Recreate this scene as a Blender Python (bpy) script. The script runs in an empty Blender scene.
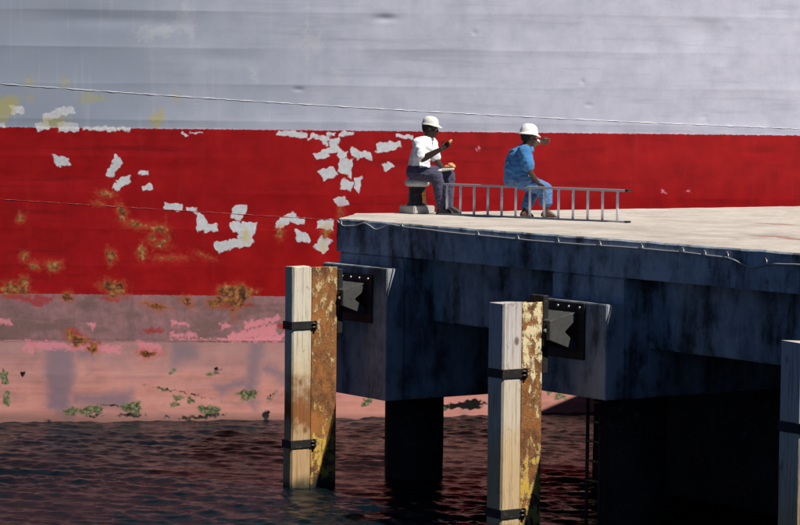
import bpy, bmesh, math, random
import numpy as np
from mathutils import Vector, Matrix, noise

random.seed(7)
RNG = np.random.default_rng(7)
scene = bpy.context.scene
COL = scene.collection

# ------------------------------------------------------------------ camera
DECK = 3.14                       # pier deck above the water (z = 0)
CAM = Vector((0, 0, DECK + 1.32))
FPX = 2500.0                      # focal length in photo pixels (800 px wide)
PITCH = math.atan(150.5 / FPX)
ROLL = math.radians(0.62)
_F = Vector((0, math.cos(PITCH), -math.sin(PITCH)))
_r = Vector((1, 0, 0)); _u = Vector((0, math.sin(PITCH), math.cos(PITCH)))
_R = math.cos(ROLL) * _r + math.sin(ROLL) * _u
_U = -math.sin(ROLL) * _r + math.cos(ROLL) * _u
cd = bpy.data.cameras.new('camera'); cam = bpy.data.objects.new('camera', cd); COL.objects.link(cam)
cd.sensor_width = 36; cd.lens = 36 * FPX / 800; cd.clip_end = 5000; cd.clip_start = 0.5
B = -_F
cam.matrix_world = Matrix(((_R.x, _U.x, B.x, CAM.x), (_R.y, _U.y, B.y, CAM.y), (_R.z, _U.z, B.z, CAM.z), (0, 0, 0, 1)))
scene.camera = cam
scene.render.resolution_x = 1024; scene.render.resolution_y = 672

def ray(px, py):
    return _F + _R * ((px - 400) / FPX) + _U * ((262.5 - py) / FPX)
def on_z(px, py, z):
    d = ray(px, py); return CAM + d * ((z - CAM.z) / d.z)
def on_y(px, py, y):
    d = ray(px, py); return CAM + d * ((y - CAM.y) / d.y)

# ------------------------------------------------------------------ pier frame (a along the berth face, b outward from it)
A0 = on_z(337, 218.5, DECK); E0 = on_z(800, 253, DECK)
UD = (E0 - A0); UD.z = 0; UD.normalize()
ND = Vector((UD.y, -UD.x, 0))
if ND.x > 0: ND = -ND
def P(a, b, z): return Vector((A0.x, A0.y, 0)) + UD * a + ND * b + Vector((0, 0, z))
def on_b(px, py, b):
    d = ray(px, py); o = P(0, b, 0); t = (o - CAM).dot(ND) / d.dot(ND); return CAM + d * t
def a_of(p): return (p - A0).dot(UD)
def b_of(p): return (p - A0).dot(ND)

# ------------------------------------------------------------------ light
SUN = (UD * 2.6 - ND * 1.0 + Vector((0, 0, 3.5))).normalized()
ELEV = math.asin(SUN.z); AZ = math.atan2(SUN.x, SUN.y)
world = bpy.data.worlds.new('World'); scene.world = world; world.use_nodes = True
wn = world.node_tree; wn.nodes.clear()
sky = wn.nodes.new('ShaderNodeTexSky'); sky.sky_type = 'NISHITA'; sky.sun_disc = False
sky.sun_elevation = ELEV; sky.sun_rotation = AZ; sky.air_density = 0.5; sky.dust_density = 0.0; sky.ozone_density = 9.0; sky.altitude = 1500
bg = wn.nodes.new('ShaderNodeBackground'); bg.inputs['Strength'].default_value = 0.05
wo = wn.nodes.new('ShaderNodeOutputWorld')
wn.links.new(sky.outputs[0], bg.inputs[0]); wn.links.new(bg.outputs[0], wo.inputs[0])
sl = bpy.data.lights.new('sun', 'SUN'); sl.energy = 5.0; sl.angle = math.radians(0.53); sl.color = (1.0, 0.95, 0.86)
sun = bpy.data.objects.new('sun', sl); COL.objects.link(sun)
sun.rotation_euler = (-SUN).to_track_quat('-Z', 'Y').to_euler(); sun.location = (10, 0, 30)
scene.view_settings.view_transform = 'Standard'; scene.view_settings.look = 'None'
scene.view_settings.gamma = 1; scene.view_settings.exposure = 0.25
scene.view_settings.use_curve_mapping = False

# ------------------------------------------------------------------ helpers: objects
def link(name, me, mats, parent=None):
    o = bpy.data.objects.new(name, me); COL.objects.link(o)
    for m in (mats if isinstance(mats, (list, tuple)) else [mats]): me.materials.append(m)
    if parent: o.parent = parent
    return o
def tag(o, label=None, cat=None, group=None, kind=None):
    for k, v in (('label', label), ('category', cat), ('group', group), ('kind', kind)):
        if v: o[k] = v
    return o
def thing(name, loc, label, cat, group=None):
    o = bpy.data.objects.new(name, None); COL.objects.link(o); o.location = loc; o.empty_display_size = 0.2
    return tag(o, label, cat, group)
def org(parent): return Vector(parent.location) if parent else Vector((0, 0, 0))
def root_loc(parent):
    v = Vector((0, 0, 0))
    while parent: v += Vector(parent.location); parent = parent.parent
    return v
def bm_obj(name, bm, mats, parent=None, smooth=False, bevel=0.0, seg=1):
    """bm in world coordinates -> one object under its parent"""
    if bevel > 0:
        bmesh.ops.bevel(bm, geom=[e for e in bm.edges], offset=bevel, segments=seg, affect='EDGES', clamp_overlap=True)
    bmesh.ops.recalc_face_normals(bm, faces=bm.faces)
    off = root_loc(parent)
    for v in bm.verts: v.co -= off
    me = bpy.data.meshes.new(name); bm.to_mesh(me); bm.free()
    if smooth: me.polygons.foreach_set('use_smooth', [True] * len(me.polygons))
    return link(name, me, mats, parent)
def add_hexa(bm, c8):
    vs = [bm.verts.new(c) for c in c8]
    for f in ((0, 3, 2, 1), (4, 5, 6, 7), (0, 1, 5, 4), (1, 2, 6, 5), (2, 3, 7, 6), (3, 0, 4, 7)):
        bm.faces.new([vs[i] for i in f])
    return vs
def pbox(bm, a0, a1, b0, b1, z0, z1):
    return add_hexa(bm, [P(a0, b0, z0), P(a1, b0, z0), P(a1, b1, z0), P(a0, b1, z0), P(a0, b0, z1), P(a1, b0, z1), P(a1, b1, z1), P(a0, b1, z1)])
def pbox_obj(name, dims, mats, parent, bevel=0.01, seg=1):
    bm = bmesh.new(); pbox(bm, *dims); return bm_obj(name, bm, mats, parent, bevel=bevel, seg=seg)
def rough_box(name, dims, mats, parent, cell=0.12, amp=0.008, bevel=0.02):
    """concrete block: bevelled, subdivided, slightly uneven"""
    bm = bmesh.new(); pbox(bm, *dims)
    bmesh.ops.bevel(bm, geom=list(bm.edges), offset=bevel, segments=2, affect='EDGES')
    for ax in (UD, ND, Vector((0, 0, 1))):
        lo = min(v.co.dot(ax) for v in bm.verts); hi = max(v.co.dot(ax) for v in bm.verts)
        n = min(60, int((hi - lo) / cell))
        for i in range(1, n):
            c = lo + (hi - lo) * i / n
            bmesh.ops.bisect_plane(bm, geom=list(bm.verts) + list(bm.edges) + list(bm.faces), plane_co=ax * c, plane_no=ax)
    bm.normal_update()
    for v in bm.verts:
        v.co += v.normal * amp * (noise.noise(v.co * 2.3) + 0.7 * noise.noise(v.co * 7.0))
    return bm_obj(name, bm, mats, parent, smooth=False)
def tube(bm, pts, r, n=8, cap=True):
    rings = []
    for i, p in enumerate(pts):
        d = (pts[min(i + 1, len(pts) - 1)] - pts[max(i - 1, 0)]).normalized()
        up = Vector((0, 0, 1)) if abs(d.z) < 0.9 else Vector((1, 0, 0))
        x = d.cross(up).normalized(); y = x.cross(d)
        rr = r[i] if isinstance(r, (list, tuple)) else r
        rings.append([bm.verts.new(p + x * rr * math.cos(2 * math.pi * k / n) + y * rr * math.sin(2 * math.pi * k / n)) for k in range(n)])
    for q, w in zip(rings, rings[1:]):
        for k in range(n): bm.faces.new((q[k], q[(k + 1) % n], w[(k + 1) % n], w[k]))
    if cap: bm.faces.new(rings[0][::-1]); bm.faces.new(rings[-1])
def lathe(bm, c, prof, n=32):
    rings = [[bm.verts.new(c + Vector((r * math.cos(2 * math.pi * k / n), r * math.sin(2 * math.pi * k / n), z))) for k in range(n)] for r, z in prof]
    for q, w in zip(rings, rings[1:]):
        for k in range(n): bm.faces.new((q[k], q[(k + 1) % n], w[(k + 1) % n], w[k]))
    bm.faces.new(rings[0][::-1]); bm.faces.new(rings[-1])
def grid_obj(name, V, nu, nv, mat, parent=None, attrs=None):
    """V: (nv, nu, 3) array -> quad grid with float point attributes"""
    me = bpy.data.meshes.new(name)
    n = nu * nv; V = V.reshape(n, 3)
    idx = np.arange(n, dtype=np.int32).reshape(nv, nu)
    q = np.stack([idx[:-1, :-1], idx[:-1, 1:], idx[1:, 1:], idx[1:, :-1]], -1).reshape(-1)
    nf = (nu - 1) * (nv - 1)
    me.vertices.add(n); me.vertices.foreach_set('co', V.astype(np.float32).ravel())
    me.loops.add(nf * 4); me.loops.foreach_set('vertex_index', q)
    me.polygons.add(nf)
    me.polygons.foreach_set('loop_start', np.arange(0, nf * 4, 4, dtype=np.int32))
    me.polygons.foreach_set('use_smooth', np.ones(nf, dtype=bool))
    me.update(calc_edges=True)
    for k, v in (attrs or {}).items():
        at = me.attributes.new(k, 'FLOAT', 'POINT'); at.data.foreach_set('value', v.astype(np.float32).ravel())
    return link(name, me, mat, parent)

# ------------------------------------------------------------------ helpers: materials
class Mat:
    def __init__(s, name, rough=0.7, metal=0.0, spec=0.5):
        s.m = bpy.data.materials.new(name); s.m.use_nodes = True; s.t = s.m.node_tree
        s.b = s.t.nodes['Principled BSDF']; s.b.inputs['Roughness'].default_value = rough
        s.b.inputs['Metallic'].default_value = metal; s.b.inputs['Specular IOR Level'].default_value = spec
        s._pos = None
    def n(s, t): return s.t.nodes.new(t)
    def put(s, sock, v):
        if hasattr(v, 'is_output') or isinstance(v, bpy.types.NodeSocket): s.t.links.new(v, sock)
        elif isinstance(v, (tuple, list)) and len(v) == 3 and sock.type == 'RGBA': sock.default_value = (*v, 1)
        else: sock.default_value = v
    def pos(s):
        if not s._pos: s._pos = s.n('ShaderNodeNewGeometry').outputs['Position']
        return s._pos
    def vec(s, scale=(1, 1, 1), v=None):
        q = s.n('ShaderNodeVectorMath'); q.operation = 'MULTIPLY'; s.put(q.inputs[0], v or s.pos()); q.inputs[1].default_value = scale
        return q.outputs[0]
    def dot(s, d):
        q = s.n('ShaderNodeVectorMath'); q.operation = 'DOT_PRODUCT'; s.put(q.inputs[0], s.pos()); q.inputs[1].default_value = tuple(d)
        return q.outputs['Value']
    def comb(s, x, y, z):
        q = s.n('ShaderNodeCombineXYZ')
        for i, v in enumerate((x, y, z)): s.put(q.inputs[i], v)
        return q.outputs[0]
    def noise(s, scale, detail=4, rough=0.6, v=None, dist=0.0):
        q = s.n('ShaderNodeTexNoise'); s.put(q.inputs['Vector'], v or s.pos())
        q.inputs['Scale'].default_value = scale; q.inputs['Detail'].default_value = detail
        q.inputs['Roughness'].default_value = rough; q.inputs['Distortion'].default_value = dist
        return q.outputs['Fac']
    def math(s, op, a, b=0.0, c=0.0, clamp=False):
        q = s.n('ShaderNodeMath'); q.operation = op; q.use_clamp = clamp
        for i, v in enumerate((a, b, c)): s.put(q.inputs[i], v)
        return q.outputs[0]
    def ss(s, x, lo, hi, a=0.0, b=1.0):
        q = s.n('ShaderNodeMapRange'); q.interpolation_type = 'SMOOTHSTEP'; s.put(q.inputs[0], x)
        q.inputs[1].default_value = lo; q.inputs[2].default_value = hi; q.inputs[3].default_value = a; q.inputs[4].default_value = b
        return q.outputs[0]
    def mix(s, f, a, b, mode='MIX'):
        q = s.n('ShaderNodeMix'); q.data_type = 'RGBA'; q.blend_type = mode
        s.put(q.inputs[0], f); s.put(q.inputs[6], a); s.put(q.inputs[7], b); return q.outputs[2]
    def ramp(s, f, stops):
        q = s.n('ShaderNodeValToRGB'); s.put(q.inputs[0], f); e = q.color_ramp.elements
        while len(e) < len(stops): e.new(0.5)
        for el, (p, c) in zip(e, stops): el.position = p; el.color = (*c, 1)
        return q.outputs[0]
    def attr(s, name):
        q = s.n('ShaderNodeAttribute'); q.attribute_name = name; return q.outputs['Fac']
    def bump(s, h, strength=0.5, dist=0.01, prev=None):
        q = s.n('ShaderNodeBump'); s.put(q.inputs['Height'], h); q.inputs['Strength'].default_value = strength; q.inputs['Distance'].default_value = dist
        if prev: s.put(q.inputs['Normal'], prev)
        s.t.links.new(q.outputs[0], s.b.inputs['Normal']); return q.outputs[0]
    def color(s, c): s.put(s.b.inputs['Base Color'], c); return s
    def rough(s, v): s.put(s.b.inputs['Roughness'], v); return s
def add(m, *v):
    r = v[0]
    for x in v[1:]: r = m.math('ADD', r, x)
    return r

# ================================================================== WATER
def axis(lo, hi, step, far, g=1.35):
    core = list(np.arange(lo, hi + step / 2, step)); L = []; R = []
    d = step; x = lo
    while x > -far: d *= g; x -= d; L.append(x)
    d = step; x = core[-1]
    while x < far: d *= g; x += d; R.append(x)
    return np.array(L[::-1] + core + R)
wx = axis(-7.2, 8.0, 0.028, 1500); wy = axis(26.0, 39.2, 0.028, 1500)
X, Y = np.meshgrid(wx, wy)
Z = np.zeros_like(X)
for i in range(70):
    lam = 0.11 * (7.0 ** RNG.random()); k = 2 * math.pi / lam
    th = math.radians(78) + RNG.normal() * 0.6
    amp = 0.0043 * lam ** 0.55 * (0.5 + RNG.random())
    ph = RNG.random() * 6.283
    q = k * (X * math.cos(th) + Y * math.sin(th)) + ph + 0.6 * np.sin(0.9 * X + i) + 0.6 * np.sin(0.7 * Y + 2 * i)
    Z += amp * np.sin(q)
gust = 0.75 + 0.35 * np.sin(0.8 * X + 1.3 * np.sin(0.6 * Y)) * np.sin(1.1 * Y + 0.7 * np.sin(0.5 * X))
Z *= gust
fade = np.clip((X + 9) / 1.5, 0, 1) * np.clip((10 - X) / 1.5, 0, 1) * np.clip((Y - 24.5) / 1.2, 0, 1) * np.clip((41 - Y) / 1.5, 0, 1)
Z *= fade
m = Mat('sea_water', 0.05, spec=0.17); m.b.inputs['IOR'].default_value = 1.33
m.color(m.mix(m.noise(0.35, 3), (0.002, 0.004, 0.008), (0.003, 0.010, 0.014)))
m.bump(m.noise(20, 4, 0.65, m.vec((0.8, 1.3, 1))), 0.28, 0.03)
water = grid_obj('water', np.stack([X, Y, Z], -1), len(wx), len(wy), m.m)
tag(water, kind='structure')

# ================================================================== SHIP
H0 = on_z(0, 422, 0.0); H1 = on_z(390, 417.5, 0.0)      # hull at the waterline
HD = (H1 - H0); HD.z = 0; HD.normalize()
HN = Vector((HD.y, -HD.x, 0))
if HN.y > 0: HN = -HN
CURV = 0.014
SB_ = (H1 - H0).dot(HD)
def curve(x): return -CURV * x * (x - SB_)               # the side swells towards the viewer and falls away to the right
def on_hull(px, py):
    d = ray(px, py); x = 0.0
    for _ in range(12):
        t = (H0 + HN * curve(x) - CAM).dot(HN) / d.dot(HN); p = CAM + d * t; x = (p - H0).dot(HD)
    return x, p.z
_o0 = np.array(H0 - CAM); _hd = np.array(HD); _hn = np.array(HN); _R_, _U_, _F_ = map(np.array, (_R, _U, _F))
def hull_px(S, Zc):
    """photo coordinates of a point of the hull side: used only as the plan for the paint"""
    d = _o0 + S[..., None] * _hd + curve(S)[..., None] * _hn; d[..., 2] = Zc - CAM.z
    w = np.maximum(d @ _F_, 1.0)
    return 400 + FPX * (d @ _R_) / w, 262.5 - FPX * (d @ _U_) / w

def seam_fn(pts):
    sz = [on_hull(*p) for p in pts]; s = np.array([q[0] for q in sz]); z = np.array([q[1] for q in sz])
    c = np.polyfit(s, z, 2 if len(pts) > 3 else 1)
    lo, hi = s.min() - 1, s.max() + 1
    def f(x):
        xc = np.clip(x, lo, hi); d = np.polyder(c)
        return np.polyval(c, xc) + (x - xc) * np.polyval(d, xc) * 0.5
    return f
seam1 = seam_fn([(0, 84), (135, 93), (250, 101), (400, 110.5), (550, 118), (714, 125), (800, 129)])
seam2 = seam_fn([(3, 199.6), (163, 209), (315, 219)])
seam3 = seam_fn([(0, 341), (280, 340.5)])

def warp(px, py):
    """slow wander of the patch outlines"""
    wx_ = 1.0 * np.sin(px * 0.41 + 1.3 * np.sin(py * 0.23)) + 0.8 * np.sin(py * 0.67 + 0.9 * np.sin(px * 0.31)) + 0.5 * np.sin(px * 1.1 - py * 0.8)
    wy_ = 1.0 * np.sin(py * 0.37 + 1.1 * np.sin(px * 0.29)) + 0.8 * np.sin(px * 0.73 + 1.1 * np.sin(py * 0.4)) + 0.5 * np.sin(px * 0.9 + py * 1.2)
    return px + 0.65 * wx_, py + 0.65 * wy_
def shape_d(px, py, shp, r, daub):
    """signed distance (photo px, positive inside): brushed daub or ragged blot"""
    cx, cy, w, h = shp[:4]; ang = math.radians(shp[4]) if len(shp) > 4 else 0
    dx, dy = px - cx, py - cy; c, s = math.cos(ang), math.sin(ang)
    x = c * dx + s * dy; y = -s * dx + c * dy
    if daub:
        x = x + y * r.uniform(-0.45, 0.45); y = y * (1 + r.uniform(-0.35, 0.35) * np.clip(x / w * 2, -1, 1))
        x = np.abs(x); y = np.abs(y); q = 0.25 * min(w, h) / 2
        qx, qy = x - (w / 2 - q), y - (h / 2 - q)
        return q - (np.hypot(np.maximum(qx, 0), np.maximum(qy, 0)) + np.minimum(np.maximum(qx, qy), 0))
    th = np.arctan2(y / h, x / w); f = 1.08
    for k, am in ((2, 0.12), (3, 0.16), (5, 0.12), (7, 0.08)): f = f + am * np.sin(k * th + r.uniform(0, 6.28))
    return (f - np.hypot(x / (w / 2), y / (h / 2))) * min(w, h) / 2
def field(px, py, shapes, daub=False, far=-12.0):
    out = np.full(px.shape, far); r = random.Random(len(shapes) * 7 + 1); qx, qy = warp(px, py)
    for sh in shapes: out = np.maximum(out, shape_d(qx, qy, sh, r, daub))
    return np.maximum(out, far)
GREY = [(62, 161, 16, 9, 5), (117, 162, 8, 10, -50), (112, 171, 8, 13, 25), (124, 181, 14, 8, -20), (117, 187, 8, 8, 20), (144, 173, 9, 6), (147, 187.5, 10, 7, -15), (173, 207, 19, 8, 4), (191.5, 210, 11, 5, 10),
 (201.5, 222, 11, 16, 5), (211, 228, 15, 8, -4), (238.5, 212, 13, 15, 15), (236, 227, 10, 12), (247, 231, 16, 18, 10), (224, 246, 18, 10, -12), (240, 243, 28, 9, -5),
 (282, 223, 14, 9, -35), (289, 217, 13, 8, -30), (297.5, 220.5, 15, 8, 12), (303, 237, 14, 11, 10), (325, 224.6, 17, 10), (323, 244, 13, 16, 30), (341, 201.6, 13, 10, -8),
 (346.5, 185, 12, 11, 15), (357.5, 184, 8, 13, 25), (328, 173, 17, 12, -18), (345.5, 167, 14, 16, 12), (321.5, 155, 14, 9, -25), (333, 149.5, 14, 8, -20), (334.5, 142, 12, 7, -15), (324, 139, 10, 8, 25), (315, 136.5, 9, 7, 10), (331, 134, 8, 4),
 (342, 154.5, 10, 10, 20), (354.7, 153, 11, 10, 25), (365.5, 155, 13, 9, 8), (283.7, 133, 14, 6, 5), (297.5, 134.5, 20, 7, 8), (347, 133.7, 15, 5), (386, 147, 21, 9, -6), (396, 144.5, 12, 6, -8), (388, 166, 10, 7, -25), (404, 136.5, 18, 5, 5),
 (184, 134, 8, 4, 30), (197, 132.5, 14, 2), (43, 126, 14, 8, -15), (68, 127, 22, 9, 4), (100, 128.5, 34, 4, 2), (124, 129, 14, 4, 4), (17, 110, 15, 8), (51, 116, 20, 9, -20), (65, 111, 18, 8, -10), (2, 125, 8, 4)]
RUST = [(20.6, 217.8, 7, 7), (24.7, 256, 8, 7), (33.6, 266, 8, 6), (53, 266, 14, 8, 5), (24, 281, 9, 8), (14, 289, 24, 12), (67, 297, 9, 9, -30), (114, 288, 25, 13, 12), (110.5, 256, 9, 12), (122, 213, 7, 15, -10), (136, 224.6, 20, 5, 15),
 (159, 229, 14, 5, 10), (152.5, 237, 5, 12, 10), (160, 244, 13, 5, 5), (167, 236, 4, 12), (141.7, 252, 7, 12, 10), (106, 194, 10, 4), (98, 203, 6, 3), (236, 295, 33, 20, -6), (216, 302, 16, 10, -10), (234, 309, 4, 12), (155.6, 306, 18, 7, 12), (187, 301, 12, 7, 30),
 (77, 340, 20, 10, 10), (93, 348, 11, 8, 20), (148, 353.5, 18, 7), (70, 333, 8, 6), (280, 233, 5, 9), (326, 234, 8, 8), (341, 212, 4, 10), (205, 256, 9, 3, 20), (170, 258, 16, 3)]
REDS = [(37, 300, 26, 9), (152, 331, 16, 4, -8), (74, 333, 12, 6), (33, 345, 10, 3, 20), (115, 298, 20, 5), (16, 297, 26, 6), (279, 326, 8, 6), (86, 343, 18, 4), (232, 306, 26, 6)]
PINK = [(5, 322, 14, 7, 10), (92, 325, 8, 6, 20), (180, 323.6, 18, 5, 6), (184, 335, 26, 5), (72, 347, 96, 7, 3), (150, 350, 25, 15, 2), (262, 322, 38, 7, -14), (252, 333, 50, 9, -10), (268, 338, 30, 8), (225, 326, 10, 5), (221, 339.5, 110, 2.6), (35, 343, 22, 4), (110, 349, 22, 8),
 (30, 352, 10, 3), (245, 340, 40, 5), (688, 191, 5, 2.4), (664, 192, 3, 3), (478, 148, 3, 4, 40)]
GREEN = [(4, 377, 9, 14), (7, 399, 6, 12), (174, 371, 12, 4, -8), (214.5, 373, 11, 6, -8), (161, 389, 9, 4), (190, 400, 7, 5), (248, 394.5, 20, 8, -10), (272, 397, 4, 10, 35), (132, 408, 20, 13), (86, 411, 32, 8), (71, 412, 8, 8), (210, 410, 20, 10), (172, 404, 10, 3), (367, 402, 10, 6, -15), (180, 398, 8, 3), (445, 408, 9, 6), (560, 397, 14, 5, 15), (548, 393, 8, 4)]
SOOT_SHADE = [(204, 416.5, 32, 3, -4), (131, 415.5, 22, 2.5), (266, 415, 6, 7), (49, 421, 8, 2.5), (23, 374, 5, 5), (95, 416, 12, 2), (185, 418, 12, 3), (167, 417, 5, 2), (466, 405, 40, 8, -6), (218, 369, 6, 3), (272, 394, 2, 8, 35), (110, 405, 20, 1.6, 6), (180, 392, 40, 1.2, 12)]  # dark marks; the wide blot behind the second fender pile is a painted shadow
OCHRE = [(5, 106, 22, 22), (29, 82, 8, 6), (65, 82, 6, 7), (55, 122, 22, 9), (157, 119, 14, 15), (92, 98, 20, 7), (29, 98, 8, 5), (246, 236, 9, 12), (323, 246, 7, 9), (2, 118, 12, 10), (327, 226, 10, 4), (176, 98, 4, 5), (284, 227, 6, 4)]
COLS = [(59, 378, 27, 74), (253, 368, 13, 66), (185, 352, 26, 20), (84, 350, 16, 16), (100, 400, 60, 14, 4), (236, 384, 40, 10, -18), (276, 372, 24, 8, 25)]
PALE = [(314, 43, 24, 18), (306, 38, 9, 45), (255, 73, 15, 18), (333, 67, 4, 9), (185, 20, 20, 30), (150, 33, 40, 16)]
DENTS = [  # px, py, radius x, radius y (px), depth (m)
    (385, 18.5, 11, 3.5, 0.020), (378, 24, 14, 9, 0.010), (298, 89.5, 5, 2, 0.010), (474, 33, 3, 2.5, 0.008), (582, 82, 2.5, 2.5, 0.010), (588, 105, 4, 2, 0.008), (704, 33, 16, 15, 0.030), (640, 53, 9, 5, -0.004), (717, 68, 8, 6, -0.010),
    (728, 26, 5, 4, -0.008), (707, 122, 2, 2, 0.006), (760, 152, 22, 4, 0.010), (110, 20, 55, 7, 0.012), (170, 24, 22, 7, 0.008), (225, 58, 40, 8, 0.010), (704, 117, 4, 2, 0.006), (520, 90, 40, 6, 0.005), (60, 178, 80, 7, 0.006), (160, 168, 40, 6, 0.006), (230, 280, 22, 14, 0.004), (114, 287, 12, 8, 0.004),
    (330, 46, 60, 7, 0.004), (610, 18, 50, 7, 0.005), (560, 58, 60, 8, 0.005)]

def sn(x, f, seed):
    r = np.random.default_rng(seed); o = np.zeros_like(x)
    for i in range(5): o += np.sin(x * f * (0.5 + r.random() * 1.5) + r.random() * 6.28)
    return o / 3
def hull_surface(S, Zc):
    px, py = hull_px(S, Zc)
    v = py - 0.0105 * px
    inf = (px > -60) & (px < 860) & (py > -60) & (py < 480)
    # plates dish between the longitudinals behind them
    t = (v - 9.0) / 36.5
    ft = t - np.floor(t)
    bay = np.floor(t)
    a = 0.0062 * (1.0 + 0.8 * np.sin(S * 0.9 + bay * 2.1) + 0.4 * np.sin(S * 2.7 + bay * 4.4))
    a = np.where(v > 127, a * 0.5, a)
    off = -a * np.clip(4 * ft * (1 - ft), 0, 1) ** 0.7
    off += 0.003 * sn(S, 1.1, 3) + 0.0006 * sn(S + 0.6 * Zc, 2.6, 4)
    rip = np.sin(px * 0.075 + 0.03 * py) * np.exp(-((py - 30) / 40) ** 2) * 0.0004
    off += rip
    for x, y, rx, ry, dep in DENTS:
        off -= dep * np.exp(-((px - x) / rx) ** 2 - ((py - y) / ry) ** 2)
    # gentle flare high up and the turn towards the bilge
    off += 0.012 * np.clip(Zc - 3, 0, None) ** 1.5 - 0.05 * np.clip(0.25 - Zc, 0, None) ** 1.5
    return off, px, py, v
def hull_points(S, Zc, extra=0.0):
    off, px, py, v = hull_surface(S, Zc)
    off = off + extra + curve(S)
    pts = np.stack([H0.x + S * HD.x + off * HN.x, H0.y + S * HD.y + off * HN.y, Zc], -1)
    return pts, px, py, v

m = Mat('hull_paint', 0.5, spec=0.18)
v = m.attr('v'); n1 = m.noise(3, 6, 0.65); n2 = m.noise(22, 5, 0.65); n3 = m.noise(90, 3, 0.6); n4 = m.noise(11, 5, 0.62)
sx = m.dot(HD); zz = m.dot((0, 0, 1))
streak = m.noise(1.0, 5, 0.62, m.comb(m.math('MULTIPLY', sx, 7.0), 0.0, m.math('MULTIPLY', zz, 0.55)))
hstreak = m.noise(1.0, 5, 0.62, m.comb(m.math('MULTIPLY', sx, 0.5), 3.0, m.math('MULTIPLY', zz, 6.5)))
brush = m.noise(1.0, 5, 0.65, m.comb(m.math('MULTIPLY', m.math('ADD', sx, m.math('MULTIPLY', zz, 0.15)), 9.0), m.math('MULTIPLY', zz, 2.6), 9.0))
def edge(a, amp=4.0, soft=0.7, nn=n2):
    x = m.math('ADD', m.attr(a), m.math('MULTIPLY', m.math('SUBTRACT', nn, {'grey': 0.56, 'rust': 0.57, 'pink': 0.54}.get(a, 0.5)), amp))
    return m.ss(x, -soft, soft)
vn = lambda amp, nn: m.math('ADD', v, m.math('MULTIPLY', m.math('SUBTRACT', nn, 0.5), amp))
# grey topside
grey = m.ramp(n1, [(0.30, (0.390, 0.400, 0.490)), (0.55, (0.460, 0.465, 0.565)), (0.75, (0.500, 0.505, 0.600))])
falloff_wear = m.ss(m.math('ADD', m.math('MULTIPLY', m.math('SUBTRACT', sx, H0.dot(HD) + 4.2), 0.11), m.math('MULTIPLY', m.math('SUBTRACT', m.noise(0.5, 5, 0.6), 0.5), 1.1)), -0.55, 0.45)
grey = m.mix(falloff_wear, (0.285, 0.322, 0.395), grey)           # darker left: light falloff along the hull painted in, with some wear
grey = m.mix(m.ss(streak, 0.52, 0.75, 0, 0.35), grey, (0.49, 0.50, 0.57))
grey = m.mix(m.ss(hstreak, 0.50, 0.68, 0, 0.50), grey, (0.30, 0.32, 0.39))
grey = m.mix(m.math('MULTIPLY', m.ss(m.math('ADD', m.attr('pale'), m.math('MULTIPLY', m.math('SUBTRACT', m.math('ADD', m.math('MULTIPLY', n1, 0.5), m.math('MULTIPLY', n2, 0.5)), 0.5), 40.0)), -2.0, 6.0), 0.35), grey, (0.53, 0.53, 0.55))
grey = m.mix(m.math('MULTIPLY', m.ss(m.math('ADD', m.attr('ochre'), m.math('MULTIPLY', m.math('SUBTRACT', n2, 0.5), 22.0)), -4.0, 5.0), 0.75), grey, (0.42, 0.37, 0.13))
# red boot top
red = m.ramp(n1, [(0.30, (0.235, 0.0050, 0.0060)), (0.52, (0.300, 0.0065, 0.0075)), (0.74, (0.355, 0.0095, 0.0095))])
red = m.mix(m.ss(streak, 0.54, 0.78, 0, 0.30), red, (0.34, 0.030, 0.026))
red = m.mix(m.ss(hstreak, 0.53, 0.74, 0, 0.65), red, (0.115, 0.0050, 0.0070))
red = m.mix(m.math('MULTIPLY', m.ss(n3, 0.66, 0.75), 0.35), red, (0.45, 0.09, 0.07))
red = m.mix(m.ss(m.noise(5, 7, 0.75, m.vec((1, 1, 2.2))), 0.66, 0.74, 0, 0.5), red, (0.33, 0.055, 0.030))
# lower bands
mauve = m.ramp(m.math('ADD', m.math('MULTIPLY', brush, 0.35), m.math('MULTIPLY', m.math('ADD', n1, n4), 0.325)), [(0.32, (0.185, 0.100, 0.108)), (0.5, (0.280, 0.150, 0.155)), (0.68, (0.430, 0.190, 0.205))])
mauve = m.mix(m.ss(streak, 0.5, 0.75, 0, 0.5), mauve, (0.15, 0.115, 0.105))
pk = m.ramp(m.math('ADD', m.math('MULTIPLY', hstreak, 0.6), m.math('MULTIPLY', n1, 0.4)), [(0.34, (0.400, 0.180, 0.165)), (0.5, (0.600, 0.265, 0.225)), (0.68, (0.700, 0.345, 0.300))])
pk = m.mix(m.ss(streak, 0.56, 0.8, 0, 0.35), pk, (0.52, 0.33, 0.31))
pk = m.mix(m.ss(hstreak, 0.60, 0.70, 0, 0.5), pk, (0.38, 0.21, 0.21))
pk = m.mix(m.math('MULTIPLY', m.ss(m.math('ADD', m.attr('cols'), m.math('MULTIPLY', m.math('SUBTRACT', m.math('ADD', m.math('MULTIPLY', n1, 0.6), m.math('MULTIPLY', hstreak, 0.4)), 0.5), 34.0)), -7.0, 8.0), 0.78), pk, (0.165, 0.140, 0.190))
pk = m.mix(m.ss(vn(14, n1), 405, 420, 0, 0.35), pk, (0.58, 0.26, 0.21))
wash = m.noise(1.0, 6, 0.65, m.comb(m.math('MULTIPLY', sx, 0.9), 5.0, m.math('MULTIPLY', zz, 2.4)), dist=0.8)
pk = m.mix(m.math('MULTIPLY', m.ss(vn(90, wash), 342, 392, 1, 0), 0.50), pk, (0.29, 0.205, 0.225))
pk = m.mix(m.ss(wash, 0.56, 0.68, 0, 0.45), pk, (0.30, 0.19, 0.20))
mauve = m.mix(m.ss(wash, 0.46, 0.60, 0, 0.6), mauve, (0.155, 0.098, 0.082))
mauve = m.mix(m.ss(n4, 0.58, 0.68, 0, 0.4), mauve, (0.36, 0.20, 0.19))
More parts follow.
